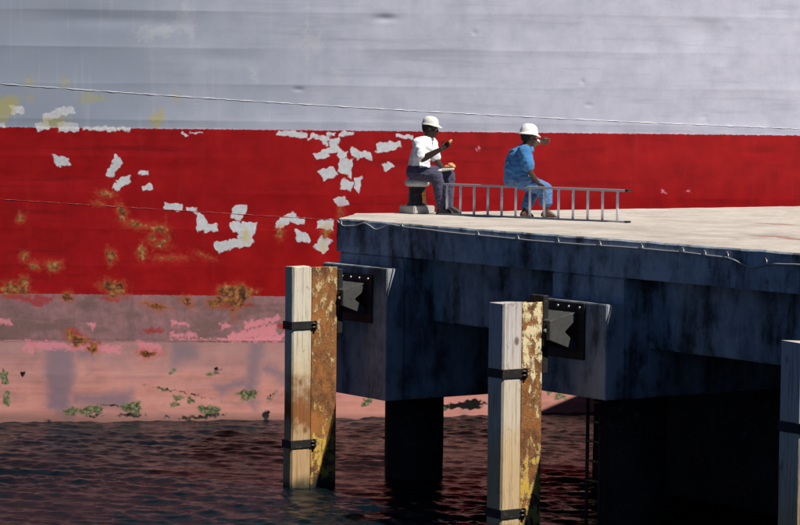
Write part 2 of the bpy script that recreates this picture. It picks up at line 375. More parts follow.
b1 = m.ss(vn(3.0, n2), 126.7, 127.3); b2 = m.ss(vn(2.2, n2), 293.0, 293.8); b3 = m.ss(vn(3.0, n2), 339.6, 340.6)
c = m.mix(b1, grey, red); c = m.mix(b2, c, mauve); c = m.mix(b3, c, pk)
c = m.mix(m.math('MULTIPLY', edge('reds', 16, 2.0, n4), 0.8), c, (0.33, 0.03, 0.03))
c = m.mix(m.math('MULTIPLY', edge('pink', 11, 1.4), 0.8), c, (0.74, 0.255, 0.30))
gp = edge('grey', 5.0, 0.6, m.math('ADD', m.math('MULTIPLY', n2, 0.7), m.math('MULTIPLY', n3, 0.3)))
gcol = m.mix(m.ss(n2, 0.4, 0.65), (0.50, 0.51, 0.54), (0.60, 0.60, 0.62))
gcol = m.mix(m.math('MULTIPLY', edge('ochre', 6, 3.0), 0.65), gcol, (0.55, 0.44, 0.14))
c = m.mix(gp, c, gcol)
halo = m.ss(m.math('ADD', m.attr('rust'), m.math('MULTIPLY', m.math('SUBTRACT', n2, 0.5), 12.0)), -5.0, 2.0)
c = m.mix(m.math('MULTIPLY', halo, 0.55), c, (0.42, 0.085, 0.035))
rc = m.ramp(m.math('ADD', m.math('MULTIPLY', n4, 0.8), m.math('MULTIPLY', n3, 0.2)), [(0.36, (0.030, 0.017, 0.011)), (0.46, (0.12, 0.045, 0.017)), (0.54, (0.30, 0.105, 0.030)), (0.66, (0.42, 0.23, 0.10))])
ru = edge('rust', 8, 0.9, n4); c = m.mix(ru, c, rc)
gr = edge('green', 11, 0.9, n4); c = m.mix(gr, c, m.ramp(n2, [(0.38, (0.035, 0.042, 0.020)), (0.5, (0.13, 0.135, 0.065)), (0.62, (0.29, 0.27, 0.16))]))
c = m.mix(edge('soot_shade', 5, 0.8), c, (0.012, 0.012, 0.012))
c = m.mix(m.ss(vn(12, n1), 408, 419.0, 0, 0.5), c, (0.10, 0.085, 0.075))
m.color(c)
m.rough(m.math('ADD', 0.36, m.math('MULTIPLY', m.math('ADD', ru, gr), 0.4)))
h = add(m, m.math('MULTIPLY', n2, 0.35), m.math('MULTIPLY', n3, 0.2), m.math('MULTIPLY', gp, -0.4), m.math('MULTIPLY', ru, -0.8), m.math('MULTIPLY', n1, 0.5))
m.bump(h, 0.30, 0.006)
HULL = m.m
m = Mat('weld_paint_pale', 0.5); m.color(m.mix(m.ss(m.noise(6, 5), 0.45, 0.6), (0.55, 0.56, 0.58), (0.72, 0.72, 0.72))); WELDW = m.m
m = Mat('weld_paint_red', 0.5); m.color(m.mix(m.ss(m.noise(9, 4), 0.5, 0.6), (0.32, 0.016, 0.016), (0.47, 0.09, 0.075))); WELDR = m.m
m = Mat('weld_paint_pink', 0.5); m.color((0.50, 0.21, 0.22)); WELDP = m.m
m = Mat('ship_deck_paint', 0.7); m.color((0.12, 0.14, 0.13)); SDECK = m.m

s_fine0 = on_hull(-12, 400)[0]; s_fine1 = on_hull(815, 100)[0]
st = 0.0145
sA = list(np.arange(s_fine0, s_fine1, st)); L = []; R = []
x, d = sA[0], st
while x > -22: d = min(d * 1.3, 1.0); x -= d; L.append(x)
x, d = sA[-1], st
while x < 34: d = min(d * 1.3, 1.0); x += d; R.append(x)
SA = np.array(L[::-1] + sA + R)
ship = thing('ship', (H0.x, H0.y, 0), 'big moored ship with grey topsides, red band and peeling pink waterline paint', 'ship')
TOP = 9.2
ztop = on_hull(0, -14)[1]
bands = [lambda s: np.full_like(s, TOP), lambda s: np.full_like(s, ztop), seam1, seam2, seam3, lambda s: np.full_like(s, -1.2)]
rows = [14, int((ztop - seam1(np.array([3.0]))[0]) / st), int((seam1(np.array([0.0]))[0] - seam2(np.array([0.0]))[0]) / st), int((seam2(np.array([0.0]))[0] - seam3(np.array([0.0]))[0]) / st), int(1.6 / st)]
for k in range(5):
    zu, zl = bands[k](SA), bands[k + 1](SA)
    f = np.linspace(0, 1, rows[k] + 1)[:, None]
    Zg = zu[None] * (1 - f) + zl[None] * f; Sg = np.repeat(SA[None], rows[k] + 1, 0)
    pts, px, py, vv = hull_points(Sg, Zg)
    pts = pts - np.array(ship.location)
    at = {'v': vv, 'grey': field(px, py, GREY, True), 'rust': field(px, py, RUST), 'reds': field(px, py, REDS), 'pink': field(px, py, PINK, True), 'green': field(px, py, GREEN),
          'soot_shade': field(px, py, SOOT_SHADE), 'ochre': field(px, py, OCHRE), 'cols': field(px, py, COLS, True), 'pale': field(px, py, PALE)}
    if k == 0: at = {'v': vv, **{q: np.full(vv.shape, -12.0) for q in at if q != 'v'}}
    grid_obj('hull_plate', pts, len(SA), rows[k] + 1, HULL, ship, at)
for fn, mat, r in ((seam1, WELDW, 0.0075), (seam2, WELDR, 0.0055), (seam3, WELDP, 0.003)):
    ss_ = np.arange(-20, 33, 0.05); pts, _, _, _ = hull_points(ss_, fn(ss_), 0.001)
    bm = bmesh.new()
    tube(bm, [Vector(p) + Vector((0, 0, 0.003 * math.sin(i * 1.7))) for i, p in enumerate(pts)], [r * (0.75 + 0.35 * math.sin(i * 0.9) * math.sin(i * 0.23)) for i in range(len(pts))], 6)
    bm_obj('weld_bead', bm, mat, ship, smooth=True)
pts, _, _, _ = hull_points(np.array([-22.0, 34.0]), np.array([TOP, TOP]))
bm = bmesh.new()
p0, p1 = Vector(pts[0]), Vector(pts[1]); w = -HN * 12
add_hexa(bm, [p0 + Vector((0, 0, -.05)) - HN * .02, p1 + Vector((0, 0, -.05)) - HN * .02, p1 + w + Vector((0, 0, -.05)), p0 + w + Vector((0, 0, -.05)), p0 - HN * .02, p1 - HN * .02, p1 + w, p0 + w])
bm_obj('ship_deck', bm, SDECK, ship)

# ================================================================== PIER
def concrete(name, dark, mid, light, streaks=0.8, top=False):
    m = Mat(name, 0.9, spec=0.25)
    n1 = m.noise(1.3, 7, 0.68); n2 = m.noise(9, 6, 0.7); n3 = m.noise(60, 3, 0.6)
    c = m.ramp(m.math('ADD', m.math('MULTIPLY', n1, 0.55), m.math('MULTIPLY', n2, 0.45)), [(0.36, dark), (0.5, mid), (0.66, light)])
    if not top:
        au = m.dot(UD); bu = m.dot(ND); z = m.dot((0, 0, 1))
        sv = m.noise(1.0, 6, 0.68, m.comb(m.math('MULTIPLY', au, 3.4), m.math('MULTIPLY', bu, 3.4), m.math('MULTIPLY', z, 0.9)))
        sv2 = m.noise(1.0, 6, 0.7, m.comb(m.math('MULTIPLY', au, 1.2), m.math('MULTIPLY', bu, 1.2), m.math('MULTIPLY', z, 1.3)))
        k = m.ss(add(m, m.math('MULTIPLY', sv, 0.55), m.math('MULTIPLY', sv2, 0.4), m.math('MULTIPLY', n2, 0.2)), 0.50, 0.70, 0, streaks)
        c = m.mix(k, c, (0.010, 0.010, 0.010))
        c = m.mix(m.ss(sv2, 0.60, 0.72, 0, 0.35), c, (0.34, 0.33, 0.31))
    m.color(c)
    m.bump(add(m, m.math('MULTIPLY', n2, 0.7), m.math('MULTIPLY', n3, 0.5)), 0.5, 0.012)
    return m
CSIDE = concrete('stained_shade_concrete', (0.22, 0.265, 0.31), (0.40, 0.46, 0.53), (0.54, 0.59, 0.65), 0.90).m  # blue of the shade mixed into side, beam and block concrete, besides stains
CBEAM = concrete('beam_concrete', (0.17, 0.205, 0.245), (0.32, 0.375, 0.435), (0.50, 0.55, 0.61), 0.92).m
CLEDGE = concrete('block_concrete', (0.26, 0.285, 0.315), (0.39, 0.42, 0.455), (0.50, 0.525, 0.55), 0.85).m
CBLK = concrete('dark_pile_concrete', (0.012, 0.012, 0.012), (0.025, 0.025, 0.024), (0.06, 0.058, 0.055), 0.9).m  # near-black concrete of the piles and the wall under the deck
m = concrete('deck_concrete', (0.39, 0.345, 0.30), (0.50, 0.445, 0.395), (0.60, 0.545, 0.49), top=True)
base = m.b.inputs['Base Color'].links[0].from_socket
nn = m.noise(14, 5, 0.7); c = base
stn = m.noise(0.75, 8, 0.75); c = m.mix(m.ss(stn, 0.47, 0.62, 0, 0.65), c, (0.33, 0.285, 0.255))
c = m.mix(m.ss(m.noise(4.5, 6, 0.72), 0.54, 0.66, 0, 0.5), c, (0.27, 0.235, 0.205))
c = m.mix(m.ss(m.noise(1.6, 6, 0.7), 0.56, 0.7, 0, 0.5), c, (0.66, 0.60, 0.55))
c = m.mix(m.ss(m.noise(30, 4, 0.7), 0.60, 0.70, 0, 0.5), c, (0.15, 0.135, 0.12))
def blot(px, py, ra, rb, amt=1.0):
    q = on_z(px, py, DECK)
    x = m.math('DIVIDE', m.math('SUBTRACT', m.dot(UD), q.dot(UD)), ra); y = m.math('DIVIDE', m.math('SUBTRACT', m.dot(ND), q.dot(ND)), rb)
    d = m.math('SQRT', m.math('ADD', m.math('MULTIPLY', x, x), m.math('MULTIPLY', y, y)))
    d = m.math('ADD', d, m.math('MULTIPLY', m.math('SUBTRACT', nn, 0.5), 2.6))
    return m.ss(d, 0.6, 1.2, amt, 0)
for bx_ in ((775, 236.5, 0.35, 0.10), (797, 239, 0.30, 0.10), (776, 224, 0.4, 0.10)): c = m.mix(blot(*bx_, 0.75), c, (0.30, 0.06, 0.045))
c = m.mix(blot(660, 232, 1.6, 0.25, 0.4), c, (0.28, 0.25, 0.22))
m.color(c)
CDECK = m.m

# paint plan of the deck outline in (a, b)
Bp = on_z(354, 213.4, DECK); Cp = on_z(800, 206, DECK)
cdir = (Cp - Bp); cdir.z = 0
C2 = Bp + cdir.normalized() * 22
pier = thing('pier', P(0, 0, 0), 'concrete pier with pale sunlit deck and dark stained side tinted with blue shade', 'pier')
def deck_slab():
    outline = [(0.0, 0.0), (26.0, 0.0), (26.0, -20.0), (a_of(C2), b_of(C2)), (a_of(Bp), b_of(Bp))]
    # finely divided near edges with small chips
    ring = []
    for i, (p, q) in enumerate(zip(outline, outline[1:] + outline[:1])):
        L = math.hypot(q[0] - p[0], q[1] - p[1]); n = max(1, int(L / (0.05 if i in (0, 3, 4) else 1.5)))
        if i == 3: n = int(L / 0.12)
        for k in range(n): ring.append((p[0] + (q[0] - p[0]) * k / n, p[1] + (q[1] - p[1]) * k / n))
    cx, cy = 10, -8
    bm = bmesh.new(); loops = []
    for z, ins in ((DECK, 0.022), (DECK - 0.018, 0.004), (DECK - 0.05, 0.0), (DECK - 0.15, 0.0), (DECK - 0.26, 0.0), (DECK - 0.40, 0.0)):
        lp = []
        for (a, b) in ring:
            d = math.hypot(a - cx, b - cy); f = 1 - ins / d
            q = P(cx + (a - cx) * f, cy + (b - cy) * f, z)
            ch = noise.noise(q * 3.1) * 0.008 + noise.noise(q * 13) * 0.006
            if z > DECK - 0.06: ch -= max(0, noise.noise(q * 1.7 + Vector((3, 1, 0))) - 0.18) * 0.06
            q += ND * ch * (1 if z < DECK else 1.3); q.z += noise.noise(q * 4 + Vector((7, 7, 7))) * 0.006 if z > DECK - 0.06 else 0
            lp.append(bm.verts.new(q))
        loops.append(lp)
    n = len(ring)
    for q, w_ in zip(loops, loops[1:]):
        for k in range(n): bm.faces.new((q[k], q[(k + 1) % n], w_[(k + 1) % n], w_[k]))
    t = bm.faces.new(loops[0]); bt = bm.faces.new(loops[-1][::-1])
    bm.normal_update()
    for f in bm.faces: f.material_index = 1
    t.material_index = 0
    for k in range(n):  # the worn arris has the pale deck colour
        pass
    for f in bm.faces:
        if f is not t and f.normal.z > 0.35: f.material_index = 0
    bmesh.ops.triangulate(bm, faces=[t, bt])
    return bm_obj('deck_slab', bm, [CDECK, CSIDE], pier)
deck_slab()

def a_at(px, b, z=2.0):
    """position along the pier of a vertical line at photo column px on plane b"""
    lo, hi = -3.0, 24.0
    for _ in range(60):
        mid = (lo + hi) / 2; p = P(mid, b, z) - CAM
        x = 400 + FPX * p.dot(_R) / p.dot(_F)
        if x < px: lo = mid
        else: hi = mid
    return lo
def z_at(px, py, b): return on_b(px, py, b).z
PR = 0.25
cap_a = [(a_at(322, PR, 2.6), a_at(387, PR, 2.4)), (a_at(534, PR, 2.6), a_at(607, PR, 2.4))]
step = cap_a[1][0] - cap_a[0][0]
cap_a += [(cap_a[1][0] + step, cap_a[1][1] + step), (cap_a[1][0] + 2 * step, cap_a[1][1] + 2 * step)]
cap_top = [z_at(358, 266, PR), z_at(575, 301.5, PR)]; cap_top += [cap_top[1]] * 2
cap_bot = [z_at(386, 401.5, PR), z_at(606, 401, PR)]; cap_bot += [cap_bot[1]] * 2
print('caps', cap_a, cap_top, cap_bot, 'step', step)
SB = DECK - 0.40
for i, (a0, a1) in enumerate(cap_a):
    a0w = max(a0, 0.06)
    capo = rough_box('cap_beam', (a0w, a1, -17.0, 0.004, cap_bot[i], SB - 0.001), CBEAM, pier, cell=0.4, amp=0.006)
    fb = rough_box('fender_block', (a0w + 0.004, a1 - 0.002, 0.0, PR, cap_bot[i] + 0.003, cap_top[i]), CLEDGE, capo, cell=50, amp=0.0, bevel=0.010)
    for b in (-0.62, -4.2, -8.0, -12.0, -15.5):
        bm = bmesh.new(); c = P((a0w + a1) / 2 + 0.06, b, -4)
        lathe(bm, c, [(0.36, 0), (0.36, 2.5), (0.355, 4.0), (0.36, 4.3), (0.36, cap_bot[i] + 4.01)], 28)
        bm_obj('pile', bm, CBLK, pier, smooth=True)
    if i + 1 < len(cap_a):
        for (b0, b1) in ((-0.85, -0.32), (-6.5, -6.0), (-12.5, -12.0)):
            rough_box('longitudinal_beam', (a1 - 0.01, max(cap_a[i + 1][0], 0.06) + 0.01, b0, b1, 1.98, SB - 0.001), CBEAM, pier, cell=0.3, amp=0.008)

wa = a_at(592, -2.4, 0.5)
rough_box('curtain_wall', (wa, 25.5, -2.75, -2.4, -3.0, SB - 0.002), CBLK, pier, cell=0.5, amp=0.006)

# ------------------------------------------------------------------ cable with clips along the pier edge
m = Mat('cable_sheath', 0.5); m.color(m.mix(m.noise(7, 3), (0.24, 0.25, 0.27), (0.42, 0.43, 0.45))); CABLE = m.m
m = Mat('galvanised_steel', 0.4, 0.6); m.color(m.mix(m.noise(25, 4), (0.35, 0.36, 0.38), (0.62, 0.62, 0.62))); GALV = m.m
cp = [(337.5, 221), (343, 225.7), (350, 226), (355.7, 225.7), (364, 223.2), (370, 226), (375.7, 229.5), (383, 228), (390, 224.8), (398, 226), (407, 227.5), (430, 230), (444, 232), (460, 233.7), (500, 237.5), (540, 241.5), (580, 244.5), (602, 246), (625, 247.5), (644, 249), (665, 251), (684, 252.5), (707, 255.5), (729.5, 258.5), (742, 264), (752, 267.3), (760, 266), (767.6, 264), (785, 264.5), (800, 265), (830, 269), (870, 274)]
pts = [on_b(x, y, 0.021) for x, y in cp]
def catmull(pts, k=6):
    out = []
    for i in range(len(pts) - 1):
        p0, p1, p2, p3 = pts[max(i - 1, 0)], pts[i], pts[i + 1], pts[min(i + 2, len(pts) - 1)]
        for j in range(k):
            t = j / k
            out.append(0.5 * ((2 * p1) + (p2 - p0) * t + (2 * p0 - 5 * p1 + 4 * p2 - p3) * t * t + (3 * p1 - p0 - 3 * p2 + p3) * t ** 3))
    return out + [pts[-1]]
cable = thing('cable', pts[0], 'thin grey cable clipped along the edge of the concrete pier', 'cable')
bm = bmesh.new(); tube(bm, catmull(pts), 0.0105, 8); bm_obj('sheath', bm, CABLE, cable, smooth=True)
for (x, y) in ((343, 224), (404, 226.5), (480, 235), (520, 239), (560, 242), (602, 245), (644, 248), (685, 251.5), (707, 254.5), (729.5, 256), (768, 262)):
    bm = bmesh.new(); q = on_b(x, y, 0.0); a = a_of(q); z = q.z - 0.01
    hook = [P(a + 0.00, 0.0, z + 0.03), P(a, 0.035, z + 0.04), P(a, 0.052, z + 0.015), P(a + 0.005, 0.048, z - 0.015), P(a + 0.01, 0.02, z - 0.022)]
    hook = [P(a - 0.05, -0.005, z + 0.035), P(a - 0.03, 0.012, z + 0.05), P(a, 0.022, z + 0.035), P(a + 0.015, 0.028, z + 0.01), P(a + 0.01, 0.026, z - 0.02), P(a, 0.004, z - 0.03)]
    tube(bm, catmull(hook, 3), 0.0052, 6); bm_obj('clip', bm, GALV, cable, smooth=True)

# ------------------------------------------------------------------ fender piles
def wood(name, top, mid, low, zt, zm, stain=None):
    m = Mat(name, 0.85, spec=0.2); z = m.dot((0, 0, 1))
    g = m.noise(1.0, 6, 0.65, m.comb(m.math('MULTIPLY', m.dot(UD), 45), m.math('MULTIPLY', m.dot(ND), 45), m.math('MULTIPLY', z, 1.6)), dist=0.4)
    g2 = m.noise(1.0, 5, 0.7, m.comb(m.math('MULTIPLY', m.dot(UD), 130), m.math('MULTIPLY', m.dot(ND), 130), m.math('MULTIPLY', z, 3.0)))
    nl = m.noise(3.5, 6, 0.68)
    zz = m.math('ADD', z, m.math('MULTIPLY', m.math('SUBTRACT', nl, 0.5), 1.0))
    c = m.mix(m.ss(zz, zm - 0.35, zm + 0.25), low, mid); c = m.mix(m.ss(zz, zt - 0.45, zt + 0.2), c, top)
    if stain: c = m.mix(m.math('MULTIPLY', m.ss(zz, stain[0] - 0.1, stain[0] + 0.12), m.ss(zz, stain[1] - 0.15, stain[1] + 0.25, 0.95, 0)), c, (0.25, 0.085, 0.022))
    vo = m.n('ShaderNodeTexVoronoi'); m.put(vo.inputs['Vector'], m.comb(m.math('MULTIPLY', m.dot(UD), 3.2), m.math('MULTIPLY', m.dot(ND), 3.2), m.math('MULTIPLY', z, 2.2))); vo.inputs['Scale'].default_value = 1.0
    c = m.mix(m.ss(m.math('ADD', vo.outputs['Distance'], m.math('MULTIPLY', nl, 0.10)), 0.11, 0.20, 0.85, 0), c, (0.16, 0.07, 0.025))
    c = m.mix(m.ss(g, 0.50, 0.64, 0, 0.75), c, m.mix(0.6, c, (0.16, 0.09, 0.04)))
    c = m.mix(m.ss(g2, 0.6, 0.7, 0, 0.8), c, (0.05, 0.032, 0.02))
    c = m.mix(m.ss(m.noise(5, 7, 0.75), 0.58, 0.70, 0, 0.55), c, (0.10, 0.06, 0.03))
    c = m.mix(m.ss(m.math('ADD', z, m.math('MULTIPLY', nl, 0.25)), 0.12, 0.30, 1, 0), c, (0.05, 0.045, 0.03))
    m.color(c); m.bump(add(m, g, m.math('MULTIPLY', g2, 0.7)), 0.7, 0.012); return m.m
def peeling(name, zsplit, paint, a_up, a_mid, a_low):
    m = Mat(name, 0.75, spec=0.3); z = m.dot((0, 0, 1))
    sv = m.noise(1.0, 6, 0.7, m.comb(m.math('MULTIPLY', m.dot(UD), 14), m.math('MULTIPLY', m.dot(ND), 14), m.math('MULTIPLY', z, 5)))
    n1 = m.noise(1.0, 8, 0.68, m.comb(m.math('MULTIPLY', m.dot(UD), 12), m.math('MULTIPLY', m.dot(ND), 12), m.math('MULTIPLY', z, 7))); n2 = m.noise(60, 4, 0.7); nb = m.noise(2.6, 4)
    r = m.ramp(m.math('ADD', m.math('MULTIPLY', n1, 0.5), m.math('MULTIPLY', n2, 0.5)), [(0.34, (0.035, 0.016, 0.009)), (0.46, (0.13, 0.052, 0.020)), (0.56, (0.27, 0.115, 0.042)), (0.68, (0.45, 0.24, 0.10))])
    r = m.mix(m.ss(nb, 0.42, 0.64, 0, 0.7), r, m.mix(n2, (0.34, 0.10, 0.022), (0.52, 0.22, 0.05))); r = m.mix(m.ss(sv, 0.55, 0.68, 0, 0.7), r, (0.10, 0.04, 0.018))
    zz = m.math('ADD', z, m.math('MULTIPLY', m.math('SUBTRACT', nb, 0.5), 1.5))
    amt = m.ss(zz, zsplit - 0.5, zsplit + 0.6, a_mid, a_up); lo = m.ss(zz, 0.5, 1.1, a_low, 0.0)
    s_ = add(m, n1, amt, lo)
    k = m.ss(m.math('ADD', s_, m.math('MULTIPLY', m.math('SUBTRACT', n2, 0.5), 0.35)), 0.50, 0.58)
    yel = m.mix(m.ss(zz, 0.9, 1.5), (0.56, 0.36, 0.05), paint)
    yel = m.mix(m.ss(s_, 0.64, 0.50, 0, 1), yel, m.mix(0.5, paint, (0.42, 0.20, 0.05)))
    yel = m.mix(m.ss(n2, 0.55, 0.66, 0, 0.6), yel, (0.36, 0.20, 0.08))
    c = m.mix(k, r, yel)
    c = m.mix(m.ss(m.math('ADD', z, m.math('MULTIPLY', n1, 0.25)), 0.14, 0.30, 1, 0), c, (0.035, 0.030, 0.02))
    m.color(c); m.bump(add(m, m.math('MULTIPLY', k, 0.8), n1, m.math('MULTIPLY', n2, 0.5)), 0.8, 0.010); return m.m
W1 = wood('bleached_timber', (0.66, 0.60, 0.48), (0.62, 0.50, 0.33), (0.50, 0.33, 0.17), 1.75, 0.9, (0.72, 1.15))
W2 = wood('grey_timber', (0.56, 0.52, 0.50), (0.62, 0.53, 0.42), (0.58, 0.42, 0.24), 1.9, 1.1)
S1 = peeling('rusty_steel', 1.6, (0.56, 0.42, 0.22), 0.005, -0.10, 0.16); S2 = peeling('peeling_yellow_steel', 1.5, (0.72, 0.62, 0.38), 0.07, -0.10, 0.17)
m = Mat('black_rubber', 0.6, spec=0.3); m.color(m.mix(m.noise(15, 5), (0.035, 0.036, 0.036), (0.085, 0.085, 0.082))); m.bump(m.noise(40, 4), 0.3, 0.006); RUB = m.m
m = Mat('black_iron', 0.6, 0.3); m.color(m.mix(m.ss(m.noise(18, 5), 0.55, 0.7), (0.018, 0.018, 0.018), (0.10, 0.06, 0.035))); IRON = m.m
m = Mat('rusty_bolt_steel', 0.6, 0.4); m.color(m.mix(m.noise(40, 3), (0.16, 0.13, 0.11), (0.10, 0.05, 0.03))); DBOLT = m.m
m = Mat('bolt_steel', 0.45, 0.5); m.color((0.55, 0.54, 0.52)); BOLT = m.m

def bolt(parent, c, axis_, r=0.016, h=0.016, mat=None):
    bm = bmesh.new(); tube(bm, [c - axis_ * 0.01, c + axis_ * h], r, 6); bm_obj('bolt', bm, mat or BOLT, parent)

def fender_pile(px_c, b_c, top, bands, nd, wt, ws, woodm, steelm, label, seed, joint=True, skew=0.0):
    """px_c photo column of the timber/steel joint; nd timber depth along u; wt, ws widths along n"""
    r = random.Random(seed)
    bt1 = b_c + wt; bs0 = b_c - ws                       # timber outer face, steel inner edge
    a = a_at(px_c, b_c, 1.5)                             # u-facing plane of the pile
    f = thing('fender_pile', P(a - 0.15, b_c, -3), label, 'fender pile', 'fender piles along the pier')
    z0 = -3.0
    zj = bands[-1] if joint else None
    segs = [(z0, zj - 0.004), (zj + 0.004, top)] if joint else [(z0, top)]
    for k, (q0, q1) in enumerate(segs):
        bm = bmesh.new()
        dz = 0.10; n = max(2, int((q1 - q0) / dz)); e = -0.008 * k
        prof = [(a, b_c + 0.004), (a, bt1 - 0.02 + e), (a - 0.02, bt1 + e), (a - nd, bt1 + e), (a - nd, b_c + 0.004)]
        # sawn face with checks: extra columns on the sunlit face
        cols = 9; prof = [(a, b_c + 0.004 + (wt - 0.024 + e) * t / cols) for t in range(cols + 1)] + prof[2:]
        rings = []
        for i in range(n + 1):
            z = q0 + (q1 - q0) * i / n
            ring = []
            for j, (pa, pb) in enumerate(prof):
                q = P(pa, pb, z); d = noise.noise(Vector((pa * 9 + seed, pb * 60, z * 0.8))) * 0.004 + noise.noise(Vector((pb * 3, z * 1.3, seed))) * 0.005
                if j <= cols: q += UD * d
                else: q += ND * d
                if i in (0, n): q.z += r.uniform(-1, 1) * 0.012
                ring.append(bm.verts.new(q))
            rings.append(ring)
        for u_, w_ in zip(rings, rings[1:]):
            for j in range(len(prof)): bm.faces.new((u_[j], u_[(j + 1) % len(prof)], w_[(j + 1) % len(prof)], w_[j]))
        bm.faces.new(rings[0][::-1]); bm.faces.new(rings[-1])
        bm_obj('timber_facing', bm, woodm, f)
    # steel H pile: near flange, web, far flange
    st = thing.__globals__['pbox_obj']('steel_pile', (a - 0.022, a + 0.004, bs0, b_c - 0.002, z0, top - 0.004), steelm, f, bevel=0.004)
    for v in st.data.vertices:
        if v.co.z > 4: v.co.z += noise.noise(v.co * 20) * 0.008
    pbox_obj('web', (a - 0.27, a - 0.0225, (bs0 + b_c) / 2 - 0.01, (bs0 + b_c) / 2 + 0.01, z0, top - 0.02), steelm, st, bevel=0.003)
    pbox_obj('flange', (a - 0.29, a - 0.2705, bs0 - 0.085, b_c - 0.002, z0, top - 0.02), steelm, st, bevel=0.003)
    for zb in bands:
        bm = bmesh.new(); hh = 0.048
        # strap round the timber, lapping on to the steel
        pbox(bm, a + 0.003, a + 0.016, b_c - 0.03, bt1 + 0.012, zb - hh, zb + hh)
        bd = bm_obj('strap', bm, IRON, f, bevel=0.003)
        pbox_obj('strap_side', (a - nd - 0.02, a + 0.002, bt1 - 0.004, bt1 + 0.0115, zb - hh, zb + hh), IRON, bd, bevel=0.003)
        pbox_obj('clamp', (a + 0.004, a + 0.05, b_c - 0.055, b_c - 0.031, zb - hh * 1.05, zb + hh * 1.05), IRON, bd, bevel=0.004)
        for dz in (-0.022, 0.022):
            bm = bmesh.new(); c = P(a + 0.034, b_c - 0.075, zb + dz); tube(bm, [c, c + ND * 0.075], 0.009, 6); bm_obj('bolt', bm, DBOLT, bd)
    return f, a, bs0

def vfender(f, a, bs0, cap, zt, zb_):
    """V rubber fender between pile and concrete block: profile in (b, z), extruded along the pier"""
    a0, a1 = a - 0.45, a + 0.10
    a1 = min(a1, cap[1] - 0.10)
    zc = (zt + zb_) / 2; hz = (zt - zb_) / 2
    hb = bs0 - 0.02                                        # head
    pr = [(PR + 0.022, zt), (PR + 0.022, zt - 0.075), (PR + 0.06, zt - 0.09), (PR + 0.18, zc + 0.012), (PR + 0.18, zc - 0.012), (PR + 0.06, zb_ + 0.09), (PR + 0.022, zb_ + 0.075), (PR + 0.022, zb_),
          (PR + 0.05, zb_), (hb - 0.04, zc - hz * 0.42), (hb, zc - hz * 0.42), (hb, zc + hz * 0.62), (hb - 0.10, zc + hz * 0.72), (PR + 0.05, zt)]
    bm = bmesh.new(); q0 = [bm.verts.new(P(a0, b, z)) for b, z in pr]; q1 = [bm.verts.new(P(a1, b, z)) for b, z in pr]
    n = len(pr)
    for k in range(n): bm.faces.new((q0[k], q0[(k + 1) % n], q1[(k + 1) % n], q1[k]))
    bm.faces.new(q0[::-1]); bm.faces.new(q1)
    rf = bm_obj('rubber_fender', bm, RUB, f, bevel=0.006)
    bp = pbox_obj('base_plate', (a0 - 0.08, min(a1 + 0.12, cap[1] - 0.03), PR - 0.012, PR + 0.024, zb_ - 0.10, zt + 0.10), IRON, f, bevel=0.004)
    for k in range(4): bolt(bp, P(a0 + 0.06 + (a1 - a0) * k / 3.0, PR + 0.024, zt + 0.055), ND, 0.014, 0.02)
    # head bracket that ties the fender to the pile
    br = pbox_obj('bracket', (a - 0.10, a + 0.035, hb - 0.02, bs0 + 0.002, zc - hz * 0.75, zc + hz * 0.45), IRON, f, bevel=0.006)
    bolt(br, P(a + 0.035, (hb + bs0) / 2 - 0.005, zc + 0.02), UD, 0.022, 0.022)
    br2 = pbox_obj('bracket', (a - 0.26, a - 0.023, bs0 - 0.10, bs0 - 0.025, zc - hz * 2.2, zc + hz * 1.9), IRON, f, bevel=0.006)

b1c = 0.98
def zpx(px, py, b): return z_at(px, py, b)
f1, a1_, s1_ = fender_pile(311, b1c, zpx(300, 267, 1.1), [zpx(300, 325, 1.1), zpx(300, 443.5, 1.1)], 0.17, 0.27, 0.36, W1, S1, 'fender pile with bleached timber and brown rusty steel near the pier corner', 3)
vfender(f1, a1_, s1_, cap_a[0], zpx(350, 281, PR), zpx(350, 312, PR))
f2, a2_, s2_ = fender_pile(521, 0.93, zpx(505, 302, 1.05), [zpx(505, 372.5, 1.05), zpx(505, 512.5, 1.05)], 0.25, 0.245, 0.275, W2, S2, 'fender pile with grey timber and peeling yellow painted steel', 11, joint=False)
vfender(f2, a2_, s2_, cap_a[1], zpx(585, 313, PR), zpx(585, 351, PR))
f3, a3_, s3_ = fender_pile(822, 0.95, zpx(790, 342, 1.2), [zpx(790, 427, 1.2), 0.5], 0.27, 0.27, 0.30, W2, S2, 'fender pile of shaded grey timber, the one farthest from the pier corner', 17, joint=False)
vfender(f3, a3_, s3_, (cap_a[2][0], a3_ + 0.4), zpx(585, 313, PR) - 0.03, zpx(585, 351, PR) - 0.03)

# ------------------------------------------------------------------ small ladder under the pier
m = Mat('worn_yellow_steel', 0.6); m.color(m.mix(m.ss(m.noise(20, 4), 0.45, 0.6), (0.35, 0.24, 0.03), (0.10, 0.05, 0.03))); YEL = m.m
la = a_at(594, -0.12, 1.0)
al = thing('access_ladder', P(la, -0.12, -1), 'dark steel ladder with worn yellow rungs under the pier', 'ladder')
for s in (-0.11, 0.11):
    bm = bmesh.new(); tube(bm, [P(la + s, -0.12, -1), P(la + s, -0.12, cap_bot[1] + 0.02)], 0.02, 8); bm_obj('stile', bm, IRON, al, smooth=True)
for k in range(10):
    z = on_b(594, 402, -0.12).z - 0.215 * k
    if z < -0.8: break
    bm = bmesh.new(); tube(bm, [P(la - 0.11, -0.12, z), P(la + 0.11, -0.12, z)], 0.014, 8); bm_obj('rung', bm, YEL, al, smooth=True)

# ================================================================== THINGS ON THE DECK
GZ = DECK + 0.001
